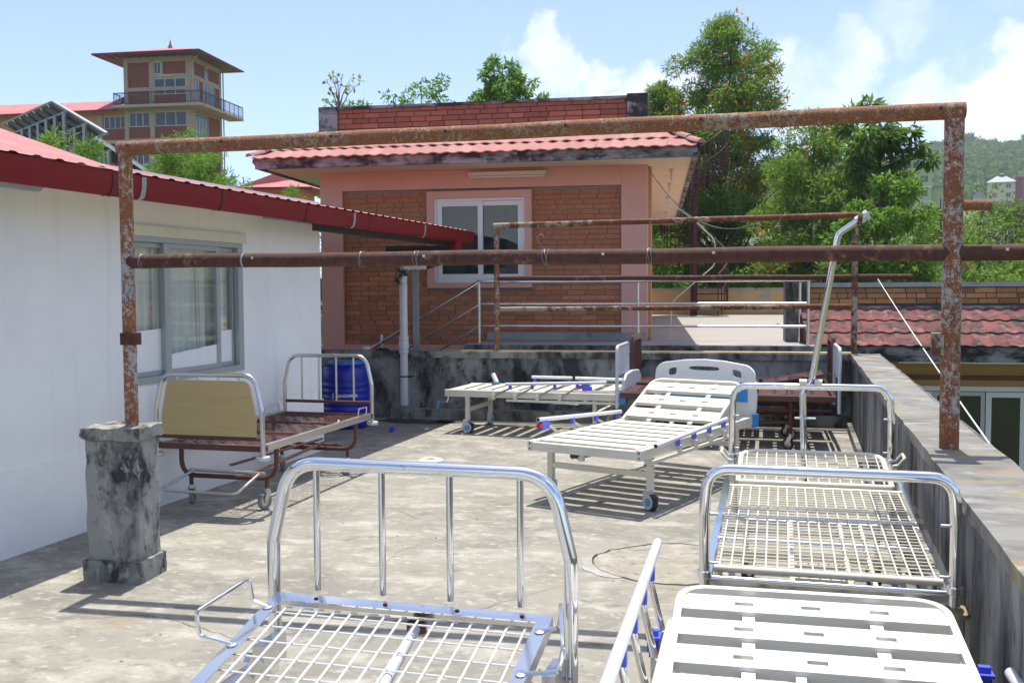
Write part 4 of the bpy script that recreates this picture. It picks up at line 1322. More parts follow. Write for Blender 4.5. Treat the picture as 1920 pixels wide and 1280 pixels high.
# ---------------------------------------------------------------- bed A: old brown bed by the white wall
def bed_brown_hoops():
    t = thing('hospital_bed', 'old brown wire-mesh bed with wooden headboard beside the white wall', 'bed', (-4.30, 6.70, 0), R(.5), 'discarded hospital beds on the terrace')
    W, L, zr = .90, 2.06, .535
    h = W / 2
    for s in (-1, 1):
        MB().bar((s * h, .03, zr - .02), (s * h, L - .02, zr - .02), .035, .055, bev=.004).build('side_rail', 'steel_dull', t, angle=25)
    for y in (.03, L - .03):
        MB().bar((-h - .02, y, zr - .025), (h + .02, y, zr - .025), .05, .045).build('end_rail', 'brown_paint', t)
    # woven spring mesh
    b = MB()
    for i in range(15):
        x = -h + .03 + (W - .06) * i / 14
        pts = [(x + .014 * (k % 2 * 2 - 1) * (1 if i % 2 else -1), .05 + (L - .1) * k / 44, zr - .012) for k in range(45)]
        b.tube(pts, .0026, 4, cap=False)
    for k in range(34):
        y = .05 + (L - .1) * k / 33
        b.tube([(-h + .02, y, zr - .016), (h - .02, y, zr - .016)], .0030, 4, cap=False)
    b.build('wire_mesh', 'brown_paint', t)
    for y in (.72, 1.36):
        MB().tube([(-h + .02, y, zr - .012), (h - .02, y, zr - .012)], .013, 8).build('cross_tube', 'brown_paint', t)
    # headboard hoop (near) and foot hoop (far)
    def hoop(y, top, kink, low, wi, name):
        p = rpath([(-h - .005, y, low), (-h - .005, y, kink), (-h + wi, y, top), (h - wi, y, top), (h + .005, y, kink), (h + .005, y, low)], [0, .08, .13, .13, .08, 0], 7)
        o = MB().tube(p, .019, 14).build(name, 'steel', t)
        for s in (-1, 1):
            MB().lathe([(.016, low - .012), (.05, low - .012), (.054, low - .004), (.054, low + .012), (.048, low + .019), (.016, low + .019)], 22, Matrix.Translation((s * (h + .005), y, 0))).build('bumper', 'grey_rail', o)
        return o
    hb = hoop(0, 1.065, .80, .44, .055, 'headboard_hoop')
    fb = hoop(L, 1.075, .80, .44, .055, 'footboard_hoop')
    out = [(-h + .045, .60), (-h + .045, .74)] + [(-h + .085 + .07 * (1 - math.cos(R(a))) , .94 + .08 * math.sin(R(a))) for a in range(0, 91, 15)] + [(h - .085 - .07 * (1 - math.cos(R(a))), .94 + .08 * math.sin(R(a))) for a in range(90, -1, -15)] + [(h - .045, .74), (h - .045, .60)]
    curve_plate('headboard_panel', [out], .014, 'wood', t, .0, Matrix(((1, 0, 0, 0), (0, 0, -1, 0), (0, 1, 0, 0), (0, 0, 0, 1))))
    for x in (-.26, -.09, .09, .26):
        MB().box(x - .008, x + .008, -.006, .006, 1.019, 1.05).build('clip', 'cream_trim', t)
    MB().tube([(-h, 0, .585), (h, 0, .585)], .014, 8).build('lower_bar', 'brown_paint', t)
    MB().tube([(-h, L, .635), (h, L, .635)], .015, 8).build('lower_bar', 'brown_paint', t)
    for x in (-.27, -.09, .09, .27):
        MB().tube([(x, L, .635), (x, L, 1.06)], .010, 8).build('spindle', 'steel_dull', t)
    # U shaped leg frames
    for y in (.27, 1.76):
        p = rpath([(-h + .03, y, zr - .03), (-h + .03, y, .235), (h - .03, y, .235), (h - .03, y, zr - .03)], [0, .13, .13, 0], 7)
        MB().tube(p, .019, 12).build('leg_frame', 'brown_paint', t)
        for s in (-1, 1):
            MB().tube([(s * .335, y, .145), (s * .335, y, .235)], .017, 10).build('leg', 'brown_paint', t)
            caster_plain(t, s * .335, y, .15, R(20 + 140 * (s > 0)), .064)
    MB().tube([(-.33, .24, .285), (.33, .24, .280)], .013, 8).build('pedal_shaft', 'steel_dull', t)
    MB().tube(rpath([(-.29, .24, .282), (-.36, -.12, .19), (.30, -.14, .19), (.29, .24, .280)], .05), .012, 8).build('brake_pedal', 'steel_dull', t)
    MB().tube([(.02, .25, .33), (.10, 1.72, .33)], .012, 8).build('link_rod', 'brown_paint', t)
    MB().tube([(.02, .24, .28), (.02, .25, .335)], .009, 8).build('lever', 'steel_dull', t)
    MB().tube([(.15, .27, .245), (.10, 1.76, .29)], .016, 8).build('stretcher', 'brown_paint', t)
    MB().tube([(-.33, 1.70, .285), (.30, 1.70, .280)], .013, 8).build('pedal_shaft', 'brown_paint', t)
    cr = MB().tube(rpath([(.06, 1.25, .44), (.08, 1.72, .44), (.16, 1.90, .44), (.16, 1.96, .47)], .03), .009, 8).build('crank_rod', 'steel_dull', t)
    MB().tube(rpath([(.0, 1.55, .47), (.2, 1.7, .43), (.26, 1.75, .47)], .04), .011, 8).build('crank_arm', 'grey_rail', t)
    hook(t, (h - .01, L - .30, zr + .005), 1, .18, 'steel', .012, .07, .006)
    hook(t, (-h + .01, L - .30, zr + .005), -1, .18, 'steel', .02, .08, .006)
bed_brown_hoops()

# ---------------------------------------------------------------- white slatted beds
def white_bed(label, loc, rz, paint='cream_paint', L=2.18, W=.95, zf=.50, hinge=1.30, back=35, back_len=.80, headboard=False, n_flat=7, rails=(), casters='hood',
              nb=3, sr=.62, crank=False, caster_yaw=(0, 0, 0, 0), corner_up=True):
    t = thing('hospital_bed', label, 'bed', loc, rz, 'discarded hospital beds on the terrace')
    h = W / 2
    for s in (-1, 1):
        MB().bar((s * (h - .0225), 0, zf - .04), (s * (h - .0225), L, zf - .04), .045, .08, bev=.004).build('side_rail', paint, t, angle=25)
    for y in (.025, L - .025):
        MB().bar((-h + .046, y, zf - .042), (h - .046, y, zf - .042), .045, .07, bev=.004).build('end_rail', paint, t, angle=25)
    for s in (-1, 1):                                # rusty bolt heads on the corner plate
        for dz in (-.02, -.06):
            MB().lathe([(.009, -.008), (.009, 0), (.004, .004)], 8, Matrix.Translation((s * (h - .02), -.001, zf + dz)) @ Matrix.Rotation(R(90), 4, 'X')).build('bolt', 'rust_far', t)
    # flat slats
    pitch = (hinge - .09) / n_flat
    me = MB().plate([-h + .06, -.26, -.20, -.03, .03, .20, .26, h - .06], [0, pitch * .30, pitch * .42, pitch * .70], -.012, 0, set()).mesh('slat', paint, False)
    me2 = MB().box(-h + .05, h - .05, 0, pitch * .70, -.014, 0).mesh('slat', paint, False)
    for k in range(n_flat):
        link('slat', me2, t, (0, .075 + k * pitch, zf + .004))
    for s in (-1, 1):
        MB().bar((s * (h - .065), .05, zf - .012), (s * (h - .065), hinge, zf - .012), .03, .03).build('slat_bearer', paint, t)
    # back rest
    Mb = Matrix.Translation((0, hinge, zf + .002)) @ Matrix.Rotation(R(back), 4, 'X')
    bk = back_len
    hw = h - .055
    fr = rpath([(-hw, 0, 0), (-hw, bk, 0), (hw, bk, 0), (hw, 0, 0)], [0, .11, .11, 0], 7)
    b = MB()
    path = [Vector(p) for p in fr]
    vs = []
    for i, p in enumerate(path):
        tg = (path[min(i + 1, len(path) - 1)] - path[max(i - 1, 0)]).normalized()
        sd = Vector((tg.y, -tg.x, 0))
        for a, c in ((-.012, -.016), (.012, -.016), (.012, .016), (-.012, .016)):
            vs.append(Mb @ (p + sd * a + Vector((0, 0, c))))
    fs = []
    for i in range(len(path) - 1):
        for j in range(4):
            fs.append((i * 4 + j, i * 4 + (j + 1) % 4, i * 4 + 4 + (j + 1) % 4, i * 4 + 4 + j))
    b.add(vs, fs + [(3, 2, 1, 0), tuple(range(len(vs) - 4, len(vs)))])
    br = b.build('backrest', paint, t, angle=30)
    bp = (bk - .03) / nb
    sw = bp * sr
    wslat = MB().plate([-hw + .012, -.245, -.185, -.03, .03, .185, .245, hw - .012], [0, sw * .40, sw * .60, sw], -.034, 0, {(1, 1), (3, 1), (5, 1)}).mesh('slat', paint, False)
    for k in range(nb):
        o = link('slat', wslat, br)
        o.matrix_basis = Mb @ Matrix.Translation((0, .012 + bp * (k + (1 - sr) * .5), .010))
    for s in (-1, 1):
        o = MB().box(s * .20 - .02, s * .20 + .02, .01, bk - .01, -.010, -.004, Mb).build('strip', paint, br, smooth=False)
    MB().bar((-.05, hinge + .1, zf - .1), (-.05, hinge + .42, zf + .30 * math.sin(R(back))), .03, .03).build('lift_arm', paint, t)
    # legs
    k = 0
    for y in (.27, L - .30):
        for s in (-1, 1):
            MB().bar((s * (h - .055), y, .155), (s * (h - .055), y, zf - .08), .05, .05, up=(0, 1, 0), bev=.005).build('leg', paint, t, angle=25)
            if casters == 'hood':
                caster_hood(t, s * (h - .055), y, .155, caster_yaw[k])
            k += 1
        MB().bar((-h + .08, y, .275), (h - .08, y, .275), .035, .045, bev=.004).build('cross_bar', paint, t, angle=25)
    # side rails: dict(s, x, z, y0, y1, n, latch, mode)
    for rd in rails:
        s, x, z, y0, y1 = rd['s'], rd['x'], rd['z'], rd['y0'], rd['y1']
        r0 = .0185
        g = MB().tube([(x, y0, z), (x, y1, z + rd.get('dz', 0))], r0, 16).build('guard_rail', 'rail_white', t)
        MB().tube([(x, y0 - .001, z), (x, y0 + .004, z)], r0 * .8, 12).build('end_cap', 'black', g)
        n = rd['n']
        for i in range(n):
            y = y0 + (y1 - y0) * (rd.get('f0', .08) + (rd.get('f1', .92) - rd.get('f0', .08)) * i / max(1, n - 1))
            zz = z + rd.get('dz', 0) * (y - y0) / (y1 - y0)
            MB().box(x - .016, x + .016, y - .016, y + .016, zz - .060, zz - .012).build('clamp', 'blue_plastic', g, angle=20)
            yl = y + rd.get('lean', 0)
            if rd.get('up'):
                MB().tube([(x, y, zz - .06), (s * (h + .015), yl, zf - .05)], .0125, 10).build('upright', 'chrome', g)
            else:
                MB().bar((x, y, zz - .045), (s * (h + .012), yl, zf - .06), .010, .022).build('link', rd.get('lm', 'grey_rail'), g)
            MB().box(s * (h + .002), s * (h + .03), yl - .02, yl + .02, zf - .10, zf - .04) .build('socket', paint, g, angle=20)
        if rd.get('track'):
            MB().bar((s * (h + .016), y0 + .0, zf - .105), (s * (h + .016), y1 + .15, zf - .105), .025, .025).build('track', paint, g)
        if rd.get('latch'):
            yl = rd['latch']
            zz = z + rd.get('dz', 0) * (yl - y0) / (y1 - y0)
            lt = MB().prism([(x - .018, yl - .03, zz - .01), (x - .018, yl + .06, zz - .01), (x - .018, yl + .065, zz - .05), (x - .018, yl + .03, zz - .09), (x - .018, yl - .02, zz - .09), (x - .018, yl - .02, zz - .05)], (.036, 0, 0)).build('latch', 'blue_plastic', g, angle=20)
            MB().box(x - .02, x + .02, yl - .055, yl - .015, zz - .062, zz - .030).build('button', 'red_plastic', lt)
            MB().box(x - .014, x + .014, yl + .04, yl + .09, zz - .085, zz - .04, ).build('latch_hook', 'blue_plastic', lt)
    if headboard:
        w2 = h + .02
        out = [(-w2 + .02, 0), (-w2 - .0, .28), (-w2 + .02, .46)] + [(-w2 + .02 + .13 * (1 - math.cos(R(a))), .46 + .10 * math.sin(R(a))) for a in range(15, 91, 15)] + [(-.2, .585), (0, .595), (.2, .585)] + \
              [(w2 - .02 - .13 * (1 - math.cos(R(a))), .46 + .10 * math.sin(R(a))) for a in range(90, 14, -15)] + [(w2 - .02, .46), (w2, .28), (w2 - .02, 0), (.20, 0)] + [(.20 * math.cos(R(a)), .07 * math.sin(R(a))) for a in range(0, 181, 20)] + [(-.20, 0)]
        def slot(cx, cy, a, b_, n=20, tilt=0.0):
            return [(cx + a * math.copysign(abs(math.cos(6.2832 * i / n)) ** .6, math.cos(6.2832 * i / n)), cy + b_ * math.copysign(abs(math.sin(6.2832 * i / n)) ** .6, math.sin(6.2832 * i / n)) + tilt * (a * math.cos(6.2832 * i / n))) for i in range(n)][::-1]
        holes = [slot(0, .515, .165, .030), slot(-.33, .475, .055, .045, 20, .3), slot(.33, .475, .055, .045, 20, -.3)]
        TX = Matrix.Translation((0, L + .03, zf - .085)) @ Matrix(((1, 0, 0, 0), (0, 0, -1, 0), (0, 1, 0, 0), (0, 0, 0, 1)))
        hb = curve_plate('headboard', [out] + holes, .018, 'white_plastic', t, .010, TX)
        MB().box(-.44, .44, L + .002, L + .0175, zf + .13, zf + .31).build('blue_panel', 'sky_blue', hb, angle=20)
        for s in (-1, 1):
            MB().box(s * (h + .01) - .02, s * (h + .01) + .02, L - .015, L + .07, zf - .10, zf + .02).build('corner_cap', 'sky_blue', hb, angle=20)
    if crank:
        c = MB().tube(rpath([(.25, .05, zf - .07), (.25, -.03, zf - .09), (.25, -.05, zf - .17), (.25, -.17, zf - .17)], .02), .007, 8).build('crank', 'chrome', t)
        MB().tube([(.25, -.17, zf - .17), (.25, -.185, zf - .26)], .013, 10).build('crank_handle', 'sky_blue', c)
    return t
# bed B, in the middle, head raised
TB = white_bed('cream slatted bed with raised backrest and white headboard in the middle of the terrace', (-1.578, 7.526, 0), R(-17.6), L=2.352, W=.996, zf=.50, hinge=1.55, back=25.2, back_len=.735, headboard=True, n_flat=7,
               rails=(dict(s=1, x=.54, z=.518, y0=.16, y1=1.58, dz=.048, n=4, f0=.28, f1=.95, lean=.10, lm='grey_rail', track=True),
                      dict(s=-1, x=-.56, z=.632, y0=.26, y1=1.72, dz=-.085, n=4, f0=.10, f1=.96, lean=.22, lm='cream_paint', latch=.32)),
               caster_yaw=(R(60), R(-115), R(40), R(-30)))
mo = MB().tube([(-.10, .10, .405), (-.06, .48, .40)], .034, 14).build('crank_motor', 'cyan', TB)
MB().tube([(-.108, .03, .405), (-.10, .10, .405)], .022, 10).build('shaft', 'dark_steel', mo)
MB().box(-.09, -.05, .09, .13, .36, .45).build('shaft_bracket', 'cream_paint', mo)
# bed C, at the back wall, flat
TC = white_bed('flat cream slatted bed along the back wall with side rails laid down', (-4.0, 11.70, 0), R(-90 - 3), L=2.12, W=.90, zf=.515, hinge=1.28, back=1.5, back_len=.80, n_flat=7,
               rails=(dict(s=1, x=.50, z=.60, y0=.78, y1=1.98, dz=.05, n=4, f0=.05, f1=.72, lean=-.22, lm='steel_dull', track=True, latch=1.72),
                      dict(s=-1, x=-.46, z=.605, y0=.80, y1=1.32, n=2, lean=-.1), dict(s=-1, x=-.46, z=.605, y0=1.36, y1=2.10, dz=-.01, n=2, lean=-.1)),
               caster_yaw=(R(90), R(0), R(60), R(30)), crank=True)
MB().tube([(.38, 1.10, .40), (.38, 1.62, .385), (.33, 1.75, .45)], .016, 10).build('folded_bar', 'chrome', TC)
hbC = curve_plate('headboard', [[(-.46, 0), (-.465, .12), (-.44, .24), (-.33, .30), (0, .32), (.33, .30), (.44, .24), (.465, .12), (.46, 0)]], .018, 'white_plastic', TC, .010,
                  Matrix.Translation((0, 2.16, .43)) @ Matrix(((1, 0, 0, 0), (0, 0, -1, 0), (0, 1, 0, 0), (0, 0, 0, 1))))
MB().box(-.38, .38, 2.128, 2.146, .53, .66).build('blue_panel', 'sky_blue', hbC, angle=20)
for s in (-1, 1):
    MB().box(s * .47 - .03, s * .47 + .03, 2.10, 2.20, .41, .53).build('corner_cap', 'sky_blue', hbC, angle=20)
# small white nozzle lying on bed C
nz = thing('plastic_bracket', 'small white bracket with blue base lying on the flat bed by the back wall', 'bracket', (-3.60, 11.95, .522), R(-35))
MB().box(-.055, .055, -.03, .03, 0, .025).build('base', 'sky_blue', nz, angle=20)
MB().bar((0.02, 0, .02), (-.055, 0, .125), .05, .045, bev=.008).build('handle', 'white_plastic', nz, angle=25)
# bed G, right foreground
TG = white_bed('white slatted bed cut off by the lower right corner of the picture', (.145, 1.35, 0), R(2.6), paint='white_paint', L=2.24, W=.97, zf=.515, hinge=1.25, back=7.5, back_len=.96, n_flat=6, nb=5, sr=.64,
               rails=(dict(s=-1, x=-.545, z=.715, y0=1.05, y1=2.55, n=5, f0=.05, f1=.80, up=True), dict(s=1, x=.565, z=.545, y0=.40, y1=1.88, n=4, lean=0)),
               caster_yaw=(0, 0, R(40), R(200)))
for s, y in ((-1, 2.16), (1, 2.04)):
    b = MB().box(s * .525 - .013, s * .525 + .013, y - .028, y + .028, .415, .475)
    b.box(s * .525 - .026, s * .525 + .026, y - .032, y + .032, .476, .486).box(s * .525 - .020, s * .525 - .0135, y - .02, y + .02, .43, .47).box(s * .525 + .0135, s * .525 + .020, y - .02, y + .02, .43, .47).box(s * .525 - .018, s * .525 + .018, y - .012, y + .012, .4865, .505)
    lt = b.build('latch', 'blue_plastic', TG, angle=20)
    MB().tube([(s * .515, y, .40), (s * .515, y - .02, .30)], .018, 10).build('latch_post', 'steel_dull', lt)
    MB().box(s * .515 - .012, s * .515 + .012, y - .034, y - .031, .42, .45).build('button', 'red_plastic', lt)

# ---------------------------------------------------------------- chrome mesh beds
def chrome_hoop(t, y, h, low, kink, top, wi, name, nspin=0, zb=0, rad=.022, corner=.12, mat='chrome'):
    p = rpath([(-h, y, low), (-h, y, kink), (-h + wi, y, top), (h - wi, y, top), (h, y, kink), (h, y, low)], [0, .09, corner, corner, .09, 0], 9)
    o = MB().tube(p, rad, 18).build(name, mat, t)
    for i in range(nspin):
        x = (-h + wi) * .78 + 2 * (h - wi) * .78 * i / (nspin - 1)
        MB().tube([(x, y, zb), (x, y, top)], rad * .5, 12).build('spindle', mat, t)
    return o
def bed_right():
    t = thing('hospital_bed', 'chrome bed with cream wire mesh and lifting pole beside the right parapet', 'bed', (.115, 4.11, 0), R(1.0), 'discarded hospital beds on the terrace')
    t.rotation_euler = (R(3.35), 0, R(1.0))
    h, L, z = .468, 2.18, .55
    chrome_hoop(t, 0, h, .47, .80, .985, .012, 'footboard_hoop', corner=.135)
    chrome_hoop(t, L, h - .012, .49, .80, .985, .012, 'headboard_hoop', rad=.020, corner=.13)
    for s in (-1, 1):
        for zz in (.60, .80):                         # small lugs on the hoop legs
            for y in (0, L):
                MB().tube([(s * (h - .015), y, zz), (s * (h - .055), y, zz)], .006, 8).build('lug', 'grey_rail', t)
        MB().bar((s * (h - .012), .02, z - .02), (s * (h - .012), L - .02, z - .02), .030, .05).build('side_rail', 'chrome', t)
        for y in (0, L):
            MB().lathe([(.023, .535), (.030, .54), (.030, .565), (.023, .57)], 16, Matrix.Translation((s * (h - (.012 if y else 0)), y, 0)), False).build('collar', 'chrome', t)
    for s in (-1, 1):
        MB().lathe([(.02, .455), (.060, .455), (.066, .465), (.064, .476), (.045, .482), (.02, .484)], 24, Matrix.Translation((s * h, 0, 0))).build('bumper', 'disc', t)
    ap = MB().box(-h + .022, h - .022, .0, .012, .425, .528).build('apron', 'chrome', t, smooth=False)
    MB().tube([(-h + .02, .005, .535), (h - .02, .005, .535)], .012, 10).build('end_rail', 'chrome', t)
    MB().tube([(-h + .02, L, .56), (h - .02, L, .56)], .010, 10).build('end_rail', 'chrome', t)
    # near mesh panel
    MB().tube([(-h + .035, .05, z + .012), (h - .035, .05, z + .012)], .015, 10).build('panel_tube', 'wire_cream', t)
    MB().bar((-h + .035, 1.40, z + .01), (h - .035, 1.40, z + .01), .03, .02).build('panel_bar', 'wire_cream', t)
    grid_wires(t, -h + .055, h - .055, .05, 1.40, 19, 30, z + .014, .0038, 'wire_cream', rx=.0032)
    for y in (.55, .95):
        MB().tube([(-h + .02, y, z - .02), (h - .02, y, z - .02)], .011, 8).build('cross_tube', 'chrome', t)
    # raised far panel with rounded frame
    zf = lambda y: z + .02 + (y - 1.42) * .055
    fr = rpath([(-h + .075, 1.46, zf(1.46)), (-h + .075, 2.08, zf(2.08)), (h - .075, 2.08, zf(2.08)), (h - .075, 1.46, zf(1.46))], [.02, .12, .12, .02], 7, True)
    MB().tube(fr, .015, 10, True).build('panel_frame', 'wire_cream', t)
    grid_wires(t, -h + .11, h - .11, 1.47, 2.06, 14, 8, 0, .0038, 'wire_cream', zf=lambda y: zf(y) + .004, rx=.0032)
    hook(t, (-h + .02, L - .22, z + .015), -1, .12, 'wire_cream', .06, .055, .009)
    hook(t, (h - .02, L - .22, z + .015), 1, .12, 'wire_cream', .06, .055, .009)
    # mechanism below
    for y, m in ((.35, 'wire_cream'), (.75, 'wire_cream'), (1.15, 'chrome')):
        MB().bar((-h + .03, y, .40), (h - .03, y, .40), .03, .03).build('cross_member', m, t)
    for x in (-.12, .12, .22):
        MB().bar((x, .25, .41), (x, 1.25, .41), .02, .03).build('crank_channel', 'wire_cream', t)
        MB().tube(rpath([(x, .25, .43), (x, .12, .43), (x + .05, .12, .43), (x + .05, .06, .43)], .015), .008, 8).build('crank', 'wire_cream', t)
    MB().box(-.12, .15, .58, .80, .30, .36).build('gear_plate', 'cream_paint', t, angle=20)
    for y, zl in ((.28, .0), (L - .32, -.125)):
        p = rpath([(-h + .04, y, z - .04), (-h + .04, y, .24), (h - .04, y, .24), (h - .04, y, z - .04)], [0, .1, .1, 0], 6)
        MB().tube(p, .018, 10).build('leg_frame', 'steel_dull', t)
        for s in (-1, 1):
            MB().tube([(s * .36, y, .14 + zl), (s * .36, y, .24)], .016, 8).build('leg', 'steel_dull', t)
            c = caster_plain(t, s * .36, y, .15, R(30 * s), .064, 'tyre_dark', 'steel_dull')
            c.location = (0, 0, zl + .004 - y * .0)
    # lifting pole, standing on the far rail and leaning right
    pole = rpath([(-.03, L - .05, .40), (-.045, L, .955), (.005, L + .01, 1.02), (.145, L + .02, 1.885), (.30, L + .02, 1.99)], [0, .05, .05, .06, 0], 5)
    po = MB().tube(pole, .0195, 16).build('lifting_pole', 'chrome', t)
    d = Vector((.155, 0, .105)).normalized()
    e = Vector((.30, L + .02, 1.99))
    cl = MB().tube([e - d * .065, e - d * .02], .028, 16).build('pole_clamp', 'cream_paint', po)
    MB().tube([e - d * .012, e + d * .012], .030, 18).build('pole_cap', 'hood', po)
    MB().box(e.x - .05, e.x - .025, e.y - .04, e.y + .01, e.z - .055, e.z + .01).build('clamp_screw', 'rust_far', po)
    for s in (-1, 1):
        MB().tube([(.0 + s * .022, L - .01, 1.01), (.0 + s * .065, L - .01, 1.01)], .022, 14).build('pole_wheel', 'cream_paint', po)
    for zz in (.60, .80):
        MB().tube([(-.09, L - .03, zz), (.03, L - .03, zz)], .006, 8).build('pole_pin', 'grey_rail', po)
bed_right()

def bed_front():
    t = thing('hospital_bed', 'shiny chrome bed with spindled hoop and white wire mesh in the foreground', 'bed', (-1.125, .85, 0), R(0), 'discarded hospital beds on the terrace')
    h, L, z = .488, 2.02, .55
    chrome_hoop(t, L, h, .535, .90, 1.153, .06, 'headboard_hoop', 4, .75, rad=.0215, corner=.13)
    chrome_hoop(t, 0, h, .46, .62, .70, .05, 'footboard_hoop', rad=.0245, corner=.13)
    for s in (-1, 1):
        MB().bar((s * (h - .012), .0, z - .03), (s * (h - .012), L - .04, z - .03), .045, .06).build('side_rail', 'chrome', t, smooth=False)
        MB().box(s * (h - .03) - .02, s * (h - .03) + .02, L - .16, L - .02, .53, .61).build('hoop_socket', 'steel', t, smooth=False)
    # raised mesh panel with flat chrome frame
    y0, y1 = 1.18, 1.96
    za, zb = .575, .752
    an = math.atan2(zb - za, y1 - y0)
    P = lambda x, y, dz=0: (x, y, za + (zb - za) * (y - y0) / (y1 - y0) + dz)
    pw = .448
    wv = .042
    Mp = Matrix.Translation((0, y0, za)) @ Matrix.Rotation(an, 4, 'X')
    Lp = math.hypot(y1 - y0, zb - za)
    MB().plate([-pw, -pw + wv, pw - wv, pw], [0, wv, Lp - wv, Lp], -.004, .0, {(1, 1)}, Mp).build('panel_frame', 'chrome', t, smooth=False)
    b = MB()
    b.box(-pw + .001, -pw + .005, .001, Lp - .001, -.042, -.0045, Mp); b.box(pw - .005, pw - .001, .001, Lp - .001, -.042, -.0045, Mp); b.box(-pw + .006, pw - .006, Lp - .005, Lp - .001, -.042, -.0045, Mp)
    b.build('panel_flange', 'steel', t, smooth=False)
    n = 15
    for i in range(n):
        x = -pw + wv + .025 + (2 * pw - 2 * wv - .05) * i / (n - 1)
        jog = .018 if i % 4 == 1 else 0
        pts = [(x, .02, -.012), (x, Lp * .5, -.012), (x, Lp - .075, -.012), (x + jog * .2, Lp - .06, -.013), (x + jog, Lp - .035, -.03)]
        MB().tube([Mp @ Vector(p) for p in pts], .0036, 6).build('wire', 'wire_white', t)
    for j in range(9):
        y = Lp - .085 - j * .078
        MB().tube([Mp @ Vector((-pw + .012, y, -.0185)), Mp @ Vector((pw - .012, y, -.0185))], .0028, 6).build('wire', 'wire_white', t)
    for x in (-.30, -.07, .16, .36):
        MB().lathe([(.007, 0), (.007, .0022), (.0001, .0024)], 10, Mp @ Matrix.Translation((x, Lp - .02, 0.0003)), False).build('screw_hole', 'rust_rail', t)
    # flat mesh behind the hinge (towards the camera)
    MB().bar((-pw, 1.12, .56), (pw, 1.12, .56), .03, .03).build('panel_bar', 'chrome', t)
    for i in range(n):
        x = -pw + .05 + (2 * pw - .1) * i / (n - 1)
        MB().tube([(x, .05, .556), (x, 1.12, .556)], .0036, 6).build('wire', 'wire_white', t)
    # mattress stops
    for s in (-1, 1):
        a = Mp @ Vector((s * (pw - .018), Lp - .09, .001))
        c = Mp @ Vector((s * (pw - .018), Lp - .30, .001))
        o1 = .115
        up = .085
        pts = rpath([a, a + Vector((s * .05, .0, .014)), a + Vector((s * .062, 0, up)), c + Vector((s * o1, 0, up)), c + Vector((s * o1 * .9, 0, .016)), c], [0, .012, .014, .014, .012, 0], 4)
        mstop = MB().tube(pts, .0062, 8).build('mattress_stop', 'chrome', t)
        for e in (a, c):
            MB().lathe([(.016, 0), (.016, .003), (.008, .005)], 14, Matrix.Translation(e) @ Matrix.Rotation(an, 4, 'X')).build('washer', 'steel', mstop)
    # underframe: white tube, crank spindle, legs
    MB().tube([(-h + .06, 1.62, .42), (h - .1, 1.62, .42)], .03, 16).build('torsion_tube', 'white_paint', t)
    MB().tube([(.02, 1.1, .38), (.035, 1.92, .69)], .016, 12).build('lift_rod', 'hood', t)
    MB().box(.005, .06, 1.925, 1.95, .672, .705).build('lift_bracket', 'rust_far', t)
    for s in (-1, 1):
        MB().bar((s * (h - .06), 1.86, .52), (s * (h - .06), 1.75, .62), .02, .03).build('stay', 'steel', t)
    for y in (.3, L - .42):
        p = rpath([(-h + .05, y, z - .05), (-h + .05, y, .24), (h - .05, y, .24), (h - .05, y, z - .05)], [0, .1, .1, 0], 6)
        MB().tube(p, .018, 10).build('leg_frame', 'white_paint', t)
        for s in (-1, 1):
            MB().tube([(s * .36, y, .14), (s * .36, y, .24)], .016, 8).build('leg', 'steel_dull', t)
            caster_plain(t, s * .36, y, .15, R(30 * s), .064, 'tyre_dark', 'steel_dull')
bed_front()

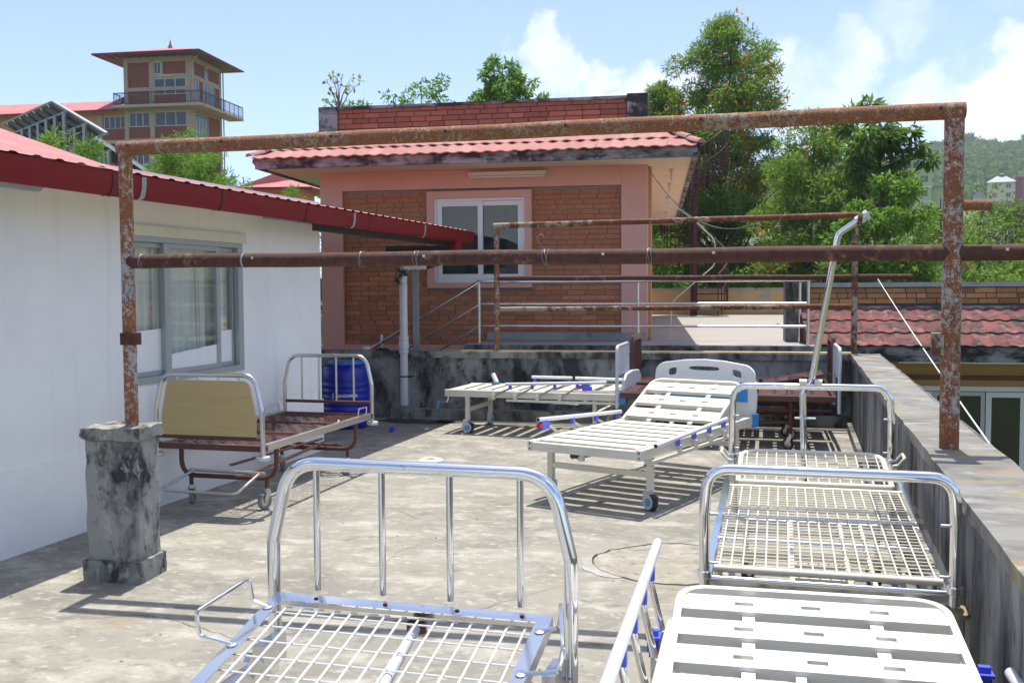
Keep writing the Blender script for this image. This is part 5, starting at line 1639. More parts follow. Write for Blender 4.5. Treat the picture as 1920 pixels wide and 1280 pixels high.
# ---------------------------------------------------------------- dark brown beds in the back corner
def bed_dark(label, loc, rz, L, W, ends, end_mat, z=.575, raised=0.0, lower=True):
    t = thing('hospital_bed', label, 'bed', loc, rz, 'discarded hospital beds on the terrace')
    h = W / 2
    for s in (-1, 1):
        MB().bar((s * (h - .02), 0, z - .03), (s * (h - .02), L, z - .03), .035, .065, bev=.004).build('side_rail', 'brown_plain', t, angle=25)
    for y in (.02, L - .02):
        MB().bar((-h + .038, y, z - .03), (h - .038, y, z - .03), .035, .06).build('end_rail', 'brown_plain', t)
    # platform boards, hinged panels with pressed slots
    ps = ((.05, .62, 0), (.66, 1.05, 0), (1.09, 1.42, 0), (1.46, L - .06, raised))
    for (a, c, up) in ps:
        Mx = Matrix.Translation((0, a, z + .004)) @ Matrix.Rotation(R(up), 4, 'X')
        w = c - a
        MB().plate([-h + .05, -.28, -.20, -.08, 0, .12, .20, h - .05], [0, w * .2, w * .26, w * .45, w * .51, w * .74, w * .8, w], -.018, 0, {(1, 1), (3, 1), (5, 1), (1, 3), (3, 3), (5, 3), (1, 5), (3, 5), (5, 5)}, Mx).build('platform_panel', 'brown_plain', t, smooth=False)
    for y in (.30, 1.75):
        pts = rpath([(h - .06, y, z + .01), (h - .06, y, z + .09), (h - .06, y + .17, z + .09), (h - .06, y + .17, z + .01)], .012, 3)
        MB().tube(pts, .006, 6).build('mattress_stop', 'dark_steel', t)
    for y in (.22, L - .45):
        for s in (-1, 1):
            MB().tube([(s * (h - .06), y, .16), (s * (h - .06), y, z - .06)], .02, 10).build('leg', 'rust_rail', t)
            caster_plain(t, s * (h - .06), y, .165, R(35 + 120 * (s > 0)), .062, 'tyre_dark', 'steel_dull')
        MB().bar((-h + .08, y, .30), (h - .08, y, .30), .03, .04).build('cross_bar', 'brown_plain', t)
    for zz in ((.42, .29) if lower else (.42,)):
        for s in (-1, 1):
            MB().bar((s * (h - .06), .25, zz), (s * (h - .06), L - .05 if zz > .4 else L - .42, zz), .02, .025).build('stretcher', 'rust_rail', t)
    for y in ends:
        sgn = -1 if y < L / 2 else 1
        yy = y + sgn * .03
        p = rpath([(-h, yy, .40), (-h, yy, 1.07), (h, yy, 1.07), (h, yy, .40)], [0, .07, .07, 0], 5)
        e = MB().tube(p, .019, 12).build('end_hoop', end_mat, t)
        MB().tube([(-h, yy, .76), (h, yy, .76)], .015, 10).build('crossbar', end_mat, e)
        for i in range(5):
            x = -h + W * (i + 1) / 6
            MB().tube([(x, yy, .76), (x, yy, 1.06)], .013, 8).build('spindle', end_mat, e)
    return t
bed_dark('dark brown bed with pale grey barred ends in the back right corner', (-1.86, 11.22, 0), R(-90 + 1.5), 2.24, .86, (0, 2.24), 'grey_rail')
D2 = bed_dark('dark brown bed with brown ends, against the back wall behind the grey-ended one', (-1.85, 12.14, 0), R(-90 + 2), 2.2, .80, (), 'brown_plain', raised=10, z=.60)
for y, sg in ((-.03, -1), (2.23, 1)):
    out = [(-.40, .45), (-.40, 1.06), (-.36, 1.13), (-.28, 1.145), (.28, 1.145), (.36, 1.13), (.40, 1.06), (.40, .45)]
    inn = [(-.36, .70), (-.36, 1.04), (-.32, 1.085), (.32, 1.085), (.36, 1.04), (.36, .70)]
    e = curve_plate('end_frame', [out, inn[::-1]], .030, 'brown_plain', D2, .006, Matrix.Translation((0, y, 0)) @ Matrix(((1, 0, 0, 0), (0, 0, -1, 0), (0, 1, 0, 0), (0, 0, 0, 1))))
    for i in range(5):
        x = -.36 + .72 * (i + 1) / 6
        MB().tube([(x, y, .69), (x, y, 1.10)], .011, 8).build('spindle', 'brown_plain', e)
# ================================================================== TREES AND PLANTS
def quad_mesh(name, V, mat):
    n = len(V)
    me = bpy.data.meshes.new(name)
    me.vertices.add(n * 4)
    me.vertices.foreach_set('co', np.ascontiguousarray(V, dtype=np.float32).reshape(-1))
    me.loops.add(n * 4)
    me.loops.foreach_set('vertex_index', np.arange(n * 4, dtype=np.int32))
    me.polygons.add(n)
    me.polygons.foreach_set('loop_start', np.arange(0, n * 4, 4, dtype=np.int32))
    me.polygons.foreach_set('loop_total', np.full(n, 4, dtype=np.int32))
    me.materials.append(MAT[mat])
    me.update(calc_edges=True)
    me.validate()
    return me
def unit(v):
    return v / np.maximum(np.linalg.norm(v, axis=-1, keepdims=True), 1e-9)
def leaf_quads(cl, per, size, seed, shell=.6, droop=.25, aspect=.4, flat=0.0):
    """cl: (n,6) clusters centre + radii; returns (n*per,4,3) rhombic leaves"""
    g = np.random.default_rng(seed)
    cl = np.asarray(cl, float)
    c = np.repeat(cl, per, axis=0)
    n = len(c)
    d0 = unit(g.normal(size=(n, 3)))
    rad = (shell + (1 - shell) * g.random((n, 1))) * g.random((n, 1)) ** .33
    p = c[:, :3] + d0 * rad * c[:, 3:6]
    d = unit(d0 * .6 + g.normal(size=(n, 3)) * .7 + np.array([0, 0, -droop]))
    nr = g.normal(size=(n, 3)) + np.array([0, 0, flat])
    s = unit(np.cross(d, nr))
    L = size * g.uniform(.6, 1.35, (n, 1))
    w = L * aspect * .5
    a = p
    b = p + d * L * .45 + s * w
    e = p + d * L
    f = p + d * L * .45 - s * w
    return np.stack([a, b, e, f], axis=1)
def limbs_mesh(base, top, r0, targets, seed, bend=.15):
    """trunk from base to top plus limbs reaching the targets"""
    r_ = random.Random(seed)
    b = MB()
    base, top = Vector(base), Vector(top)
    k = 9
    tr = [base.lerp(top, i / k) + Vector((r_.uniform(-1, 1), r_.uniform(-1, 1), 0)) * bend * .25 * (0 < i) for i in range(k + 1)]
    b.tube(tr, [r0 * (1 - .85 * i / k) for i in range(k + 1)], 8)
    H = (top - base).length
    for t in targets:
        t = Vector(t)
        f = max(.12, min(.93, ((t - base).dot((top - base).normalized()) / H) - .12 - r_.random() * .1))
        i = f * k
        a = tr[int(i)].lerp(tr[min(k, int(i) + 1)], i % 1)
        m = a.lerp(t, .5) + Vector((0, 0, -.06 * (t - a).length + r_.uniform(-.1, .1)))
        rr = max(.012, r0 * (1 - .85 * f) * .45)
        b.tube([a, a.lerp(m, .5) + Vector((0, 0, .02)), m, t], [rr, rr * .75, rr * .5, rr * .2], 5)
    return b
def plant(name, label, cat, base, top, cl, per, size, leaf, r0, seed, group=None, bark='bark', nl=40, aspect=.4, droop=.25, shell=.6, flowers=None, flat=0.0, extra=None):
    t = thing(name, label, cat, base, 0, group)
    cl = np.asarray(cl, float)
    loc = cl.copy()
    loc[:, :3] -= np.array(base)
    crown = link('crown', quad_mesh('crown', leaf_quads(loc, per, size, seed, shell, droop, aspect, flat), leaf), t)
    if extra:
        em, frac = extra
        g = np.random.default_rng(seed + 50)
        pick = loc[g.random(len(loc)) < frac]
        link('crown', quad_mesh('crown', leaf_quads(pick, per // 2, size, seed + 9, shell, droop, aspect, flat), em), t)
    if flowers is not None and len(flowers):
        fl = np.asarray(flowers, float)
        fl[:, :3] -= np.array(base)
        link('blossom', quad_mesh('blossom', leaf_quads(fl, 34, .17, seed + 3, .6, 0, .5, 2.0), 'flower'), t)
    r_ = random.Random(seed)
    idx = list(range(len(loc)))
    r_.shuffle(idx)
    limbs_mesh((0, 0, 0), Vector(top) - Vector(base), r0, [loc[i][:3] for i in idx[:nl]], seed).build('trunk', bark, t)
    return t
def shape_clusters(base, ztop, prof, n, r, seed, lean=(0, 0), gap=.0, t0=.08, squash=.75):
    """clusters inside a profile: prof = [(t, halfwidth)], t from base to ztop"""
    g = np.random.default_rng(seed)
    ts, ws = zip(*prof)
    out = []
    H = ztop - base[2]
    ph = g.uniform(0, 6.28, 6)
    while len(out) < n:
        t = t0 + (1 - t0) * g.random()
        w = np.interp(t, ts, ws)
        if g.random() > w / max(ws):
            continue
        a = g.uniform(0, 6.283)
        rr = w * math.sqrt(g.uniform(.08, 1))
        rr *= 1 + .22 * math.sin(3 * a + ph[0] + 5 * t) + .15 * math.sin(5 * a + 9 * t + ph[1])
        if gap and math.sin(t * 31 + ph[2]) * math.sin(2 * a + ph[3] + t * 11) > 1 - gap:
            continue
        k = r * g.uniform(.65, 1.35)
        out.append((base[0] + lean[0] * t + rr * math.cos(a), base[1] + lean[1] * t + rr * math.sin(a), base[2] + H * t, k, k, k * squash))
    return np.array(out)
TG_ = 'trees behind the upper terrace'
gz = lambda x, y: terrain_h(x, y) - .1
# tall silver oak with orange blossom
b0 = (-2.95, 36.9, gz(-2.95, 36.9))
pf = [(0, .8), (.15, 1.7), (.3, 2.4), (.45, 2.5), (.6, 2.55), (.7, 2.45), (.80, 2.0), (.88, 1.55), (.95, 1.15), (1.0, .55)]
cl = shape_clusters(b0, 11.0, pf, 430, .50, 4, (.55, 0), .30)
cl = np.vstack([cl, shape_clusters((b0[0] - 1.5, b0[1], 4.6), 9.2, [(0, 1.0), (.5, 1.0), (.8, .7), (1, .3)], 60, .42, 5, (-.1, 0), .2)])
g0 = np.random.default_rng(77)
fl = [c for c in cl if c[2] > 5.0 and c[2] < 9.9 and c[0] > b0[0] + .25 + .2 * g0.normal() and g0.random() < .55]
fl = np.array(fl + [c for c in cl if g0.random() < .10])
fl[:, 3:6] *= 1.35
plant('silver_oak_tree', 'tallest tree, feathery green with orange blossom down its right side', 'tree', b0, (b0[0] + .6, b0[1], 10.4), cl, 240, .165, 'leaf_oak', .20, 4, TG_, nl=130, aspect=.22, droop=.0, flowers=fl, extra=('leaf_light', .5))
# second, lighter silver oak
b0 = (.25, 32.4, gz(.25, 32.4))
pf = [(0, .8), (.2, 1.6), (.4, 2.05), (.55, 2.1), (.7, 1.9), (.82, 1.45), (.92, .95), (1, .3)]
cl = shape_clusters(b0, 7.0, pf, 260, .46, 14, (.2, 0), .2)
fl = np.array([c for c in cl if g0.random() < .14])
fl[:, 3:6] *= .9
plant('silver_oak_tree', 'lighter feathery yellow-green tree right of the tallest tree', 'tree', b0, (b0[0] + .2, b0[1], 6.5), cl, 170, .17, 'leaf_light', .14, 14, TG_, nl=90, aspect=.22, droop=.0, flowers=fl, extra=('leaf_oak', .5))
# dark tree with big drooping leaves behind
b0 = (1.9, 30.2, gz(1.9, 30.2))
cl = shape_clusters(b0, 6.5, [(0, .2), (.5, .5), (.7, .95), (.85, 1.0), (.95, .75), (1, .4)], 44, .40, 24, (.0, 0), .3, .45)
cl = np.vstack([cl, [(1.15, 30, 6.2, .35, .35, .25), (1.5, 30, 6.6, .3, .3, .2), (3.1, 30.2, 5.55, .4, .3, .2), (3.45, 30.2, 5.2, .3, .3, .2), (1.9, 30, 6.75, .35, .3, .2), (2.9, 30.2, 6.0, .4, .3, .2)]])
plant('broadleaf_tree', 'dark green tree with long drooping leaves rising behind the bright bushy one', 'tree', b0, (2.2, 30.2, 6.2), cl, 110, .27, 'leaf_dark', .12, 24, TG_, nl=44, aspect=.34, droop=.6, flat=1.0)
# bright bushy broadleaf
b0 = (2.05, 25.6, gz(2.05, 25.6))
cl = shape_clusters(b0, 4.35, [(0, .4), (.35, 1.1), (.5, 1.35), (.7, 1.4), (.85, 1.15), (.95, .7), (1, .4)], 120, .36, 34, (.1, 0), .25, .2)
plant('broadleaf_tree', 'bright green bushy tree behind the lifting pole', 'tree', b0, (2.0, 25.6, 3.9), cl, 230, .135, 'leaf_bright', .12, 34, TG_, nl=60, aspect=.42, droop=.4, flat=.6, extra=('leaf_dark', .4))
# slim blossoming oak between bright tree and right post
b0 = (5.3, 38.5, gz(5.3, 38.5))
cl = shape_clusters(b0, 4.7, [(0, .6), (.3, 1.2), (.6, 1.3), (.8, .9), (1, .25)], 90, .42, 44, (-.6, 0), .3)
fl = np.array([c for c in cl if g0.random() < .5])
plant('silver_oak_tree', 'slim olive tree with orange blossom just left of the right rusty post', 'tree', b0, (4.8, 38.5, 4.8), cl, 120, .19, 'leaf_olive', .1, 44, TG_, nl=40, aspect=.25, flowers=fl)
# masses of shrubs under the trees
for k, (x, y, top, w, leaf, lab) in enumerate((
        (-4.6, 33.2, 4.6, 1.7, 'leaf_dark', 'dark leafy tree behind the spiral stair'),
        (-2.6, 34.5, 3.4, 1.6, 'leaf_dark', 'dark bush low under the tallest tree'),
        (-.9, 33.6, 3.2, 1.5, 'leaf_oak', 'mid-green bush between the two feathery trees'),
        (.6, 30.6, 2.3, 1.5, 'leaf_bright', 'low bright bush under the lighter feathery tree'),
        (3.4, 29.0, 2.4, 1.7, 'leaf_bright', 'low bright bush left of the right rusty post'),
        (-4.9, 44.0, 7.4, 2.2, 'leaf_oak', 'green tree behind the right edge of the pink house roof'),
        (5.6, 31.5, 2.5, 1.6, 'leaf_light', 'light green shrub just right of the right rusty post'),
        (8.0, 36.5, 3.0, 1.8, 'leaf_light', 'light green shrub at the right picture edge above the brick parapet'),
        (9.9, 46.5, 4.2, 2.2, 'leaf_olive', 'olive shrub on the slope at the right picture edge'),
        (13.5, 75.0, 7.2, 3.2, 'leaf_olive', 'olive bush on the slope below the pale yellow building'),
        (9.0, 70.0, 5.6, 3.0, 'leaf_oak', 'green bush on the slope right of the right rusty post'),
        (.9, 36.5, 5.2, 1.8, 'leaf_oak', 'full green tree behind the lighter feathery one'),
        (3.4, 33.5, 3.7, 1.5, 'leaf_light', 'yellow-green tree between the bright bushy one and the right post'),
        (-4.4, 38.5, 6.6, 1.8, 'leaf_oak', 'green tree low on the left of the tallest tree'))):
    z = gz(x, y)
    cl = shape_clusters((x, y, z), top, [(0, w * .8), (.3, w), (.65, w), (.85, w * .7), (1, w * .3)], 80, .42 * w / 1.5, 60 + k, (0, 0), .2, .05)
    plant('shrub' if top < 4 else 'broadleaf_tree', lab, 'shrub' if top < 4 else 'tree', (x, y, z), (x, y, top - .5), cl, 170, .14 * max(1, y / 36), leaf, .07, 60 + k, TG_, nl=24, aspect=.38)
# sparse small tree on the slope right of the post
b0 = (7.4, 47.5, gz(7.4, 47.5))
cl = shape_clusters(b0, 5.9, [(0, .3), (.4, .9), (.6, 1.4), (.8, 1.5), (1, .6)], 46, .38, 81, (.2, 0), .3, .35)
plant('sapling_tree', 'thin sparse tree with bare dark branches right of the right rusty post', 'tree', b0, (7.6, 47.5, 5.4), cl, 34, .22, 'leaf_light', .10, 81, TG_, nl=46, aspect=.4)
# airy tree behind the flat roof
b0 = (-9.7, 33.4, gz(-9.7, 33.4))
cl = shape_clusters(b0, 9.5, [(0, .2), (.55, .7), (.8, 1.25), (.92, 1.1), (1, .6)], 150, .27, 91, (0, 0), .45, .66)
plant('broadleaf_tree', 'airy green tree rising behind the middle of the brick roof parapet', 'tree', b0, (-9.8, 33.4, 9.3), cl, 58, .17, 'leaf_bright', .12, 91, 'trees behind the pink house', nl=70, aspect=.42, extra=('leaf_oak', .3))
for k, (x, y, top, w, lab) in enumerate(((-11.6, 30.5, 8.35, 1.2, 'lower leafy tree just left of the airy tree behind the roof'), (-13.2, 28.8, 7.35, 1.0, 'tree tips barely showing over the roof parapet beside the sapling'), (-5.4, 37.5, 8.3, 1.2, 'few leafy twigs showing over the right end of the roof parapet'))):
    z = gz(x, y)
    cl = shape_clusters((x, y, z), top, [(0, .2), (.6, w), (.9, w), (1, w * .5)], 60, .28, 95 + k, (0, 0), .4, .6)
    plant('broadleaf_tree', lab, 'tree', (x, y, z), (x, y, top - .4), cl, 60, .15, 'leaf_bright', .1, 95 + k, 'trees behind the pink house', nl=40, aspect=.42)
# feathery bamboo-like bushes behind the white house
for k, (x, y, z, top, w, n, lab) in enumerate(((-11.65, 17.6, -3.2, 4.75, 1.25, 300, 'large bright feathery bush behind the red sheet roof'), (-10.55, 17.9, -3.2, 3.85, .5, 60, 'pale tips of a feathery bush right of the large bright one'),
                                               (-11.45, 13.5, -3.2, 4.35, .40, 60, 'leafy sprig poking over the red roof near the left edge'), (-10.85, 13.7, -3.2, 3.98, .36, 60, 'second leafy sprig over the red roof, left of the rusty post'),
                                               (-10.6, 20.0, -3.2, 3.85, .55, 70, 'small bright bush in front of the little red roofed house'), (-7.75, 14.8, -3.2, 2.6, .5, 60, 'green foliage in the gap between white wall and pink house'))):
    cl = shape_clusters((x, y, z), top, [(0, w * .5), (.6, w * .9), (.8, w), (.92, w * .7), (1, w * .25)], n, .24, 110 + k, (0, 0), .15, .55)
    plant('feathery_bush', lab, 'bush', (x, y, z), (x, y, top - .3), cl, 130, .11, 'leaf_bamboo', .05, 110 + k, 'bushes behind the white house', nl=30, aspect=.2, droop=.1)
# sapling growing out of the roof parapet corner
rs = random.Random(12)
sp = HO + Matrix.Rotation(HR, 3, 'Z') @ Vector((-4.70, .2, 4.40))
t = thing('sapling', 'thin sapling with yellow-green leaves growing from the left parapet corner', 'plant', sp)
b = MB()
tips = []
b.tube([(0, 0, -.4), (-.02, 0, 0), (-.03, 0, .2)], [.03, .022, .018], 6)
for (x, z, st) in ((-.20, .52, 0), (-.13, .60, .1), (-.06, .62, .15), (.05, .55, .12), (.20, .52, .05), (.13, .40, .1), (-.24, .22, -.05), (.30, .50, .02), (-.15, .35, .0)):
    p = Vector((x * 1.1, rs.uniform(-.08, .08), z))
    a = Vector((-.03, 0, st))
    m = a.lerp(p, .5) + Vector((x * -.1, 0, .04))
    b.tube([a, m, p], [.010, .007, .003], 5)
    tips.append((*p, .06, .06, .06)); tips.append((*(m.lerp(p, .5)), .05, .05, .05))
b.build('stem', 'bark_pale', t)
link('leaves', quad_mesh('leaves', leaf_quads(np.array(tips), 5, .075, 3, .4, .1, .6), 'leaf_young'), t)

# hillside forest: one mass of crowns, and the trees along the ridge
g = np.random.default_rng(5)
cls = []
while len(cls) < 8000:
    az, d = R(g.uniform(-10, 27)), math.sqrt(g.uniform(300 ** 2, 790 ** 2))
    x, y = d * math.sin(az), d * math.cos(az)
    if d < 358 or (d < 420 and g.random() < .5):
        continue
    k = g.uniform(1.7, 3.4)
    cls.append((x, y, terrain_h(x, y) + k * .7, k, k, k * 1.15))
fo = link('forest', quad_mesh('forest', leaf_quads(np.array(cls), 46, 1.9, 6, .75, .0, .8, .4), 'leaf_far'), None)
tag(fo, 'dense green forest covering the far hillside', 'forest', kind='stuff')
ridge = [(-1.5, 728), (.2, 735), (1.1, 730), (2.0, 738), (3.2, 728), (3.6, 735), (4.1, 725), (4.6, 740), (5.6, 735), (6.2, 728), (6.8, 742), (7.1, 736), (7.9, 735), (8.4, 730), (9.0, 735), (9.5, 728), (10.3, 735), (11, 730)]
for k, (az, d) in enumerate(ridge):
    x, y = d * math.sin(R(az)), d * math.cos(R(az))
    z = terrain_h(x, y)
    h = g.uniform(9, 15)
    w = g.uniform(3, 5)
    cl = shape_clusters((x, y, z), z + h, [(0, .2), (.4, w * .6), (.7, w), (.9, w * .8), (1, w * .4)], 22, 1.9, 200 + k, (0, 0), 0, .4)
    plant('ridge_tree', 'small tree silhouette standing on the far hill ridge', 'tree', (x, y, z), (x, y, z + h * .8), cl, 30, 1.3, 'leaf_far', .25, 200 + k, 'trees on the far ridge', nl=8, aspect=.7)

# ================================================================== FAR BUILDINGS
def far_window(parent, x0, x1, z0, z1, y, mull=2, fm='far_white', depth=.05):
    fr = MB()
    T = Matrix(((1, 0, 0, 0), (0, 0, -1, 0), (0, 1, 0, 0), (0, 0, 0, 1)))
    xs, sk = [x0], set()
    f = .05
    n = mull
    w = (x1 - x0 - f) / n
    for i in range(n):
        xs += [x0 + i * w + f, x0 + (i + 1) * w]
    xs.append(x1)
    for i in range(n):
        sk.add((1 + 2 * i, 1))
    fr.plate(xs, [z0, z0 + f, z1 - f, z1], -y, -y + depth, sk, T)
    o = fr.build('window', fm, parent, smooth=False)
    for i in range(n):
        MB().box(x0 + i * w + f, x0 + (i + 1) * w, y - .02, y - .01, z0 + f, z1 - f).build('pane', 'glass_far', o, smooth=False)
    return o
# ---- tower with veranda and hipped roof, local x right, y away, z up
tw = thing('tower_house', 'brick and cream tower with balcony and hipped red roof, far left', 'building', (-50.4, 77.05, 0), R(6.8))
MB().box(-6.2, 0, .0, 5.6, 2, 21.9).build('wall', 'far_brick', tw, smooth=False)
for (x0, x1) in ((-6.25, -5.87), (-3.88, -3.46), (-.48, .05)):
    MB().box(x0, x1, -.12, .2, 2, 21.92).build('column', 'cream_wall', tw, smooth=False)
for (z0, z1) in ((21.45, 21.93), (19.0, 19.3), (17.2, 17.65), (14.6, 14.95)):
    MB().box(-6.24, .04, -.10, .15, z0, z1).build('beam', 'cream_wall', tw, smooth=False)
MB().box(-3.47, -.47, -.08, .15, 20.05, 20.4).build('beam', 'cream_wall', tw, smooth=False)
MB().box(-2.79, -2.62, -.06, .1, 20.4, 21.45).build('mullion', 'cream_wall', tw, smooth=False)
far_window(tw, -3.44, -2.80, 20.4, 21.45, -.03, 2)
far_window(tw, -3.44, -.50, 18.65, 20.02, -.03, 3)
MB().box(-2.9, -1.8, -.2, -.13, 20.2, 20.27).build('lamp_tube', 'lamp_tube', tw)
# right side (runs away): cream corners and bands, windows
for (y0, y1) in ((-.08, .35), (5.25, 5.66)):
    MB().box(-.1, .07, y0, y1, 2, 21.91).build('column', 'cream_wall', tw, smooth=False)
for (z0, z1) in ((21.45, 21.92), (19.95, 20.35), (17.2, 17.66)):
    MB().box(-.1, .06, .34, 5.24, z0, z1).build('beam', 'cream_wall', tw, smooth=False)
RY_ = Matrix(((0, -1, 0, 0), (1, 0, 0, 0), (0, 0, 1, 0), (0, 0, 0, 1)))
def side_window(parent, y0, y1, z0, z1, x, mull):
    w = far_window(parent, y0, y1, z0, z1, 0, mull)
    Mx = Matrix.Translation((x, 0, 0)) @ RY_
    w.data.transform(Mx)
    for c in w.children:
        c.data.transform(Mx)
side_window(tw, 2.4, 2.95, 20.4, 21.45, .03, 1)
side_window(tw, 2.0, 4.2, 18.2, 19.9, .03, 3)
side_window(tw, .5, 1.2, 17.7, 19.85, .03, 1)
side_window(tw, .45, 2.8, 14.95, 17.1, .03, 4)
# roof: hipped with wide eaves, dark underside rafters, finial
e = [(-8.25, -1.7), (1.55, -1.7), (1.55, 7.3), (-8.25, 7.3)]
b = MB()
b.add([(x, y, 21.98) for x, y in e] + [(-4.2, 2.8, 23.3), (-2.5, 2.8, 23.3)], ((0, 1, 5, 4), (1, 2, 5), (2, 3, 4, 5), (3, 0, 4)))
rf2 = b.build('roof', 'roof_red', tw, smooth=False)
MB().add([(x, y, 21.90) for x, y in e] + [(x, y, 22.0) for x, y in [(-6.2, 0), (0, 0), (0, 5.6), (-6.2, 5.6)]], ((0, 1, 5, 4), (1, 2, 6, 5), (2, 3, 7, 6), (3, 0, 4, 7))).build('eaves_lining', 'brownwood', rf2, smooth=False)
for (p, q_) in ((e[0], e[1]), (e[1], e[2]), (e[3], e[0])):
    MB().bar((*p, 21.94), (*q_, 21.94), .06, .14).build('eaves_board', 'gutter', rf2, smooth=False)
for i in range(12):
    x = -8.0 + i * .82
    MB().bar((x, -1.65, 21.87), (x, .0, 21.90), .06, .08).build('rafter', 'brownwood', rf2, smooth=False)
MB().lathe([(.28, 23.15), (.22, 23.35), (.10, 23.6), (.05, 23.85), (.0001, 24.15)], 10, Matrix.Translation((-3.35, 2.8, 0))).build('finial', 'brownwood', rf2)
# balcony
MB().prism([(-6.6, -1.45, 17.40), (1.5, -1.45, 17.40), (1.5, 7.2, 17.40), (.08, 7.2, 17.40), (.08, -.13, 17.40), (-6.6, -.13, 17.40)], (0, 0, .22)).build('balcony', 'cream_wall', tw, smooth=False)
br_ = MB()
def rail_run(a, b_, n):
    a, b_ = Vector(a), Vector(b_)
    for z in (.12, .95, 1.02):
        br_.tube([a + Vector((0, 0, z)), b_ + Vector((0, 0, z))], .025, 5)
    for i in range(n + 1):
        p = a.lerp(b_, i / n)
        br_.tube([p, p + Vector((0, 0, 1.02))], .032 if i % 6 == 0 else .014, 5)
rail_run((-6.5, -1.4, 17.62), (1.45, -1.4, 17.62), 54)
rail_run((1.45, -1.4, 17.62), (1.45, 7.15, 17.62), 54)
rail_run((-6.5, -1.4, 17.62), (-6.5, -.15, 17.62), 8)
br_.build('balcony_rail', 'dark_steel', tw)
MB().tube(rpath([(.9, -.6, 21.75), (.25, -.25, 21.45), (.16, -.2, 21.2), (.16, -.2, 14)], .1), .06, 8).build('downpipe', 'cream_wall', tw)
MB().tube([(.2, 5.75, 21.7), (.2, 5.75, 10)], .06, 8).build('downpipe', 'cream_wall', tw)
# lower storey windows
far_window(tw, -3.44, -.50, 15.95, 17.18, -.02, 3)
far_window(tw, -5.85, -3.90, 15.95, 17.18, -.02, 3)
MB().box(-9, .5, -.5, -.12, 14.5, 14.8).build('ledge', 'cream_wall', tw, smooth=False)
MB().box(-9, .0, -.05, 5.6, 2, 14.5).build('lower_wall', 'far_brick', tw, smooth=False)
for (x0, x1) in ((-6.25, -5.87), (-3.88, -3.46)):
    far_window(tw, x0 + .5, x0 + 2.3, 12.6, 13.9, -.07, 3)
# ---- long wing with red roof left of the tower
wg = thing('long_wing', 'long ochre wing with low red roof running left from the tower', 'building', (-50.4, 77.05, 0), R(6.8))
MB().prism([(-40, .3, 2), (-6.26, .3, 2), (-6.26, .3, 17.75), (-40, .3, 17.4)], (0, 5, 0)).build('wall', 'ochre', wg, smooth=False)
for (x0, x1) in ((-9.0, -8.5), (-12.8, -12.4), (-16.8, -16.4)):
    MB().box(x0, x1, .1, .4, 2, 17.1).build('column', 'cream_wall', wg, smooth=False)
MB().box(-8.48, -6.27, .15, .31, 14.5, 15.9).build('brick_panel', 'far_brick', wg, smooth=False)
far_window(wg, -8.4, -6.3, 15.9, 17.0, .28, 4)
dr_ = MB().box(-11.6, -10.2, .22, .31, 14.2, 16.6).build('door', 'gutter', wg, smooth=False)
MB().box(-11.3, -10.4, .2, .215, 16.2, 16.5).build('pane', 'glass_far', dr_, smooth=False)
b = MB()
b.add([(-40, -1.0, 17.0), (-8.4, -1.0, 17.35), (-6.3, -.2, 18.55), (-40, 3.2, 18.9), (-6.3, 3.2, 18.9), (-6.3, -1.0, 17.35)], ((0, 1, 2, 4, 3), (1, 5, 2)))
b.build('roof', 'roof_red', wg, smooth=False)
MB().bar((-40, -1.02, 16.95), (-6.4, -1.02, 17.3), .06, .16).build('eaves_board', 'gutter', wg, smooth=False)
# ---- solar racks seen from below
def rack(label, p_left, p_top, p_right, nr, npur, ground):
    A1, A2, A3 = Vector(p_left), Vector(p_top), Vector(p_right)
    t = thing('solar_rack', label, 'solar rack', (A2.x, A2.y, ground))
    o = Vector((A2.x, A2.y, ground))
    e1, e2 = A1 - A2, A3 - A2
    nn = e1.cross(e2).normalized()
    if nn.z < 0: nn = -nn
    for i in range(nr):
        for j in range(2):
            a, c = e1 * (i / nr + .006), e1 * ((i + 1) / nr - .006)
            u0, u1 = e2 * (j / 2 + .004), e2 * ((j + 1) / 2 - .004)
            MB().prism([A2 - o + a + u0, A2 - o + c + u0, A2 - o + c + u1, A2 - o + a + u1], nn * .05).build('panel', 'solar_back', t, smooth=False)
    for i in range(nr + 1):
        a = A2 - o + e1 * (i / nr) - nn * .05
        MB().bar(a, a + e2, .09, .10, up=nn).build('rafter', 'dark_steel' if i else 'grey_steel', t, smooth=False)
    for j in (.0, .3, .68, 1.0):
        a = A2 - o + e2 * j - nn * .14
        MB().bar(a, a + e1, .07, .09, up=nn).build('purlin', 'grey_steel', t, smooth=False)
    for i in range(npur):
        for j in (.3, .68):
            a = A2 - o + e1 * (i / (npur - 1) * .98 + .01) + e2 * j - nn * .2
            MB().bar(a, (a.x, a.y, -2), .12, .12).build('post', 'grey_steel', t, smooth=False)
    return t
rack('large tilted solar panel rack on steel posts, seen from below at far left', (-31.85, 35.12, 8.73), (-27.03, 32.27, 8.85), (-23.75, 31.03, 7.33), 7, 7, -2)
rack('smaller solar panel rack behind the left rusty post', (-26.4, 33.2, 7.45), (-24.13, 30.93, 7.19), (-20.99, 29.68, 5.65), 5, 4, -2)
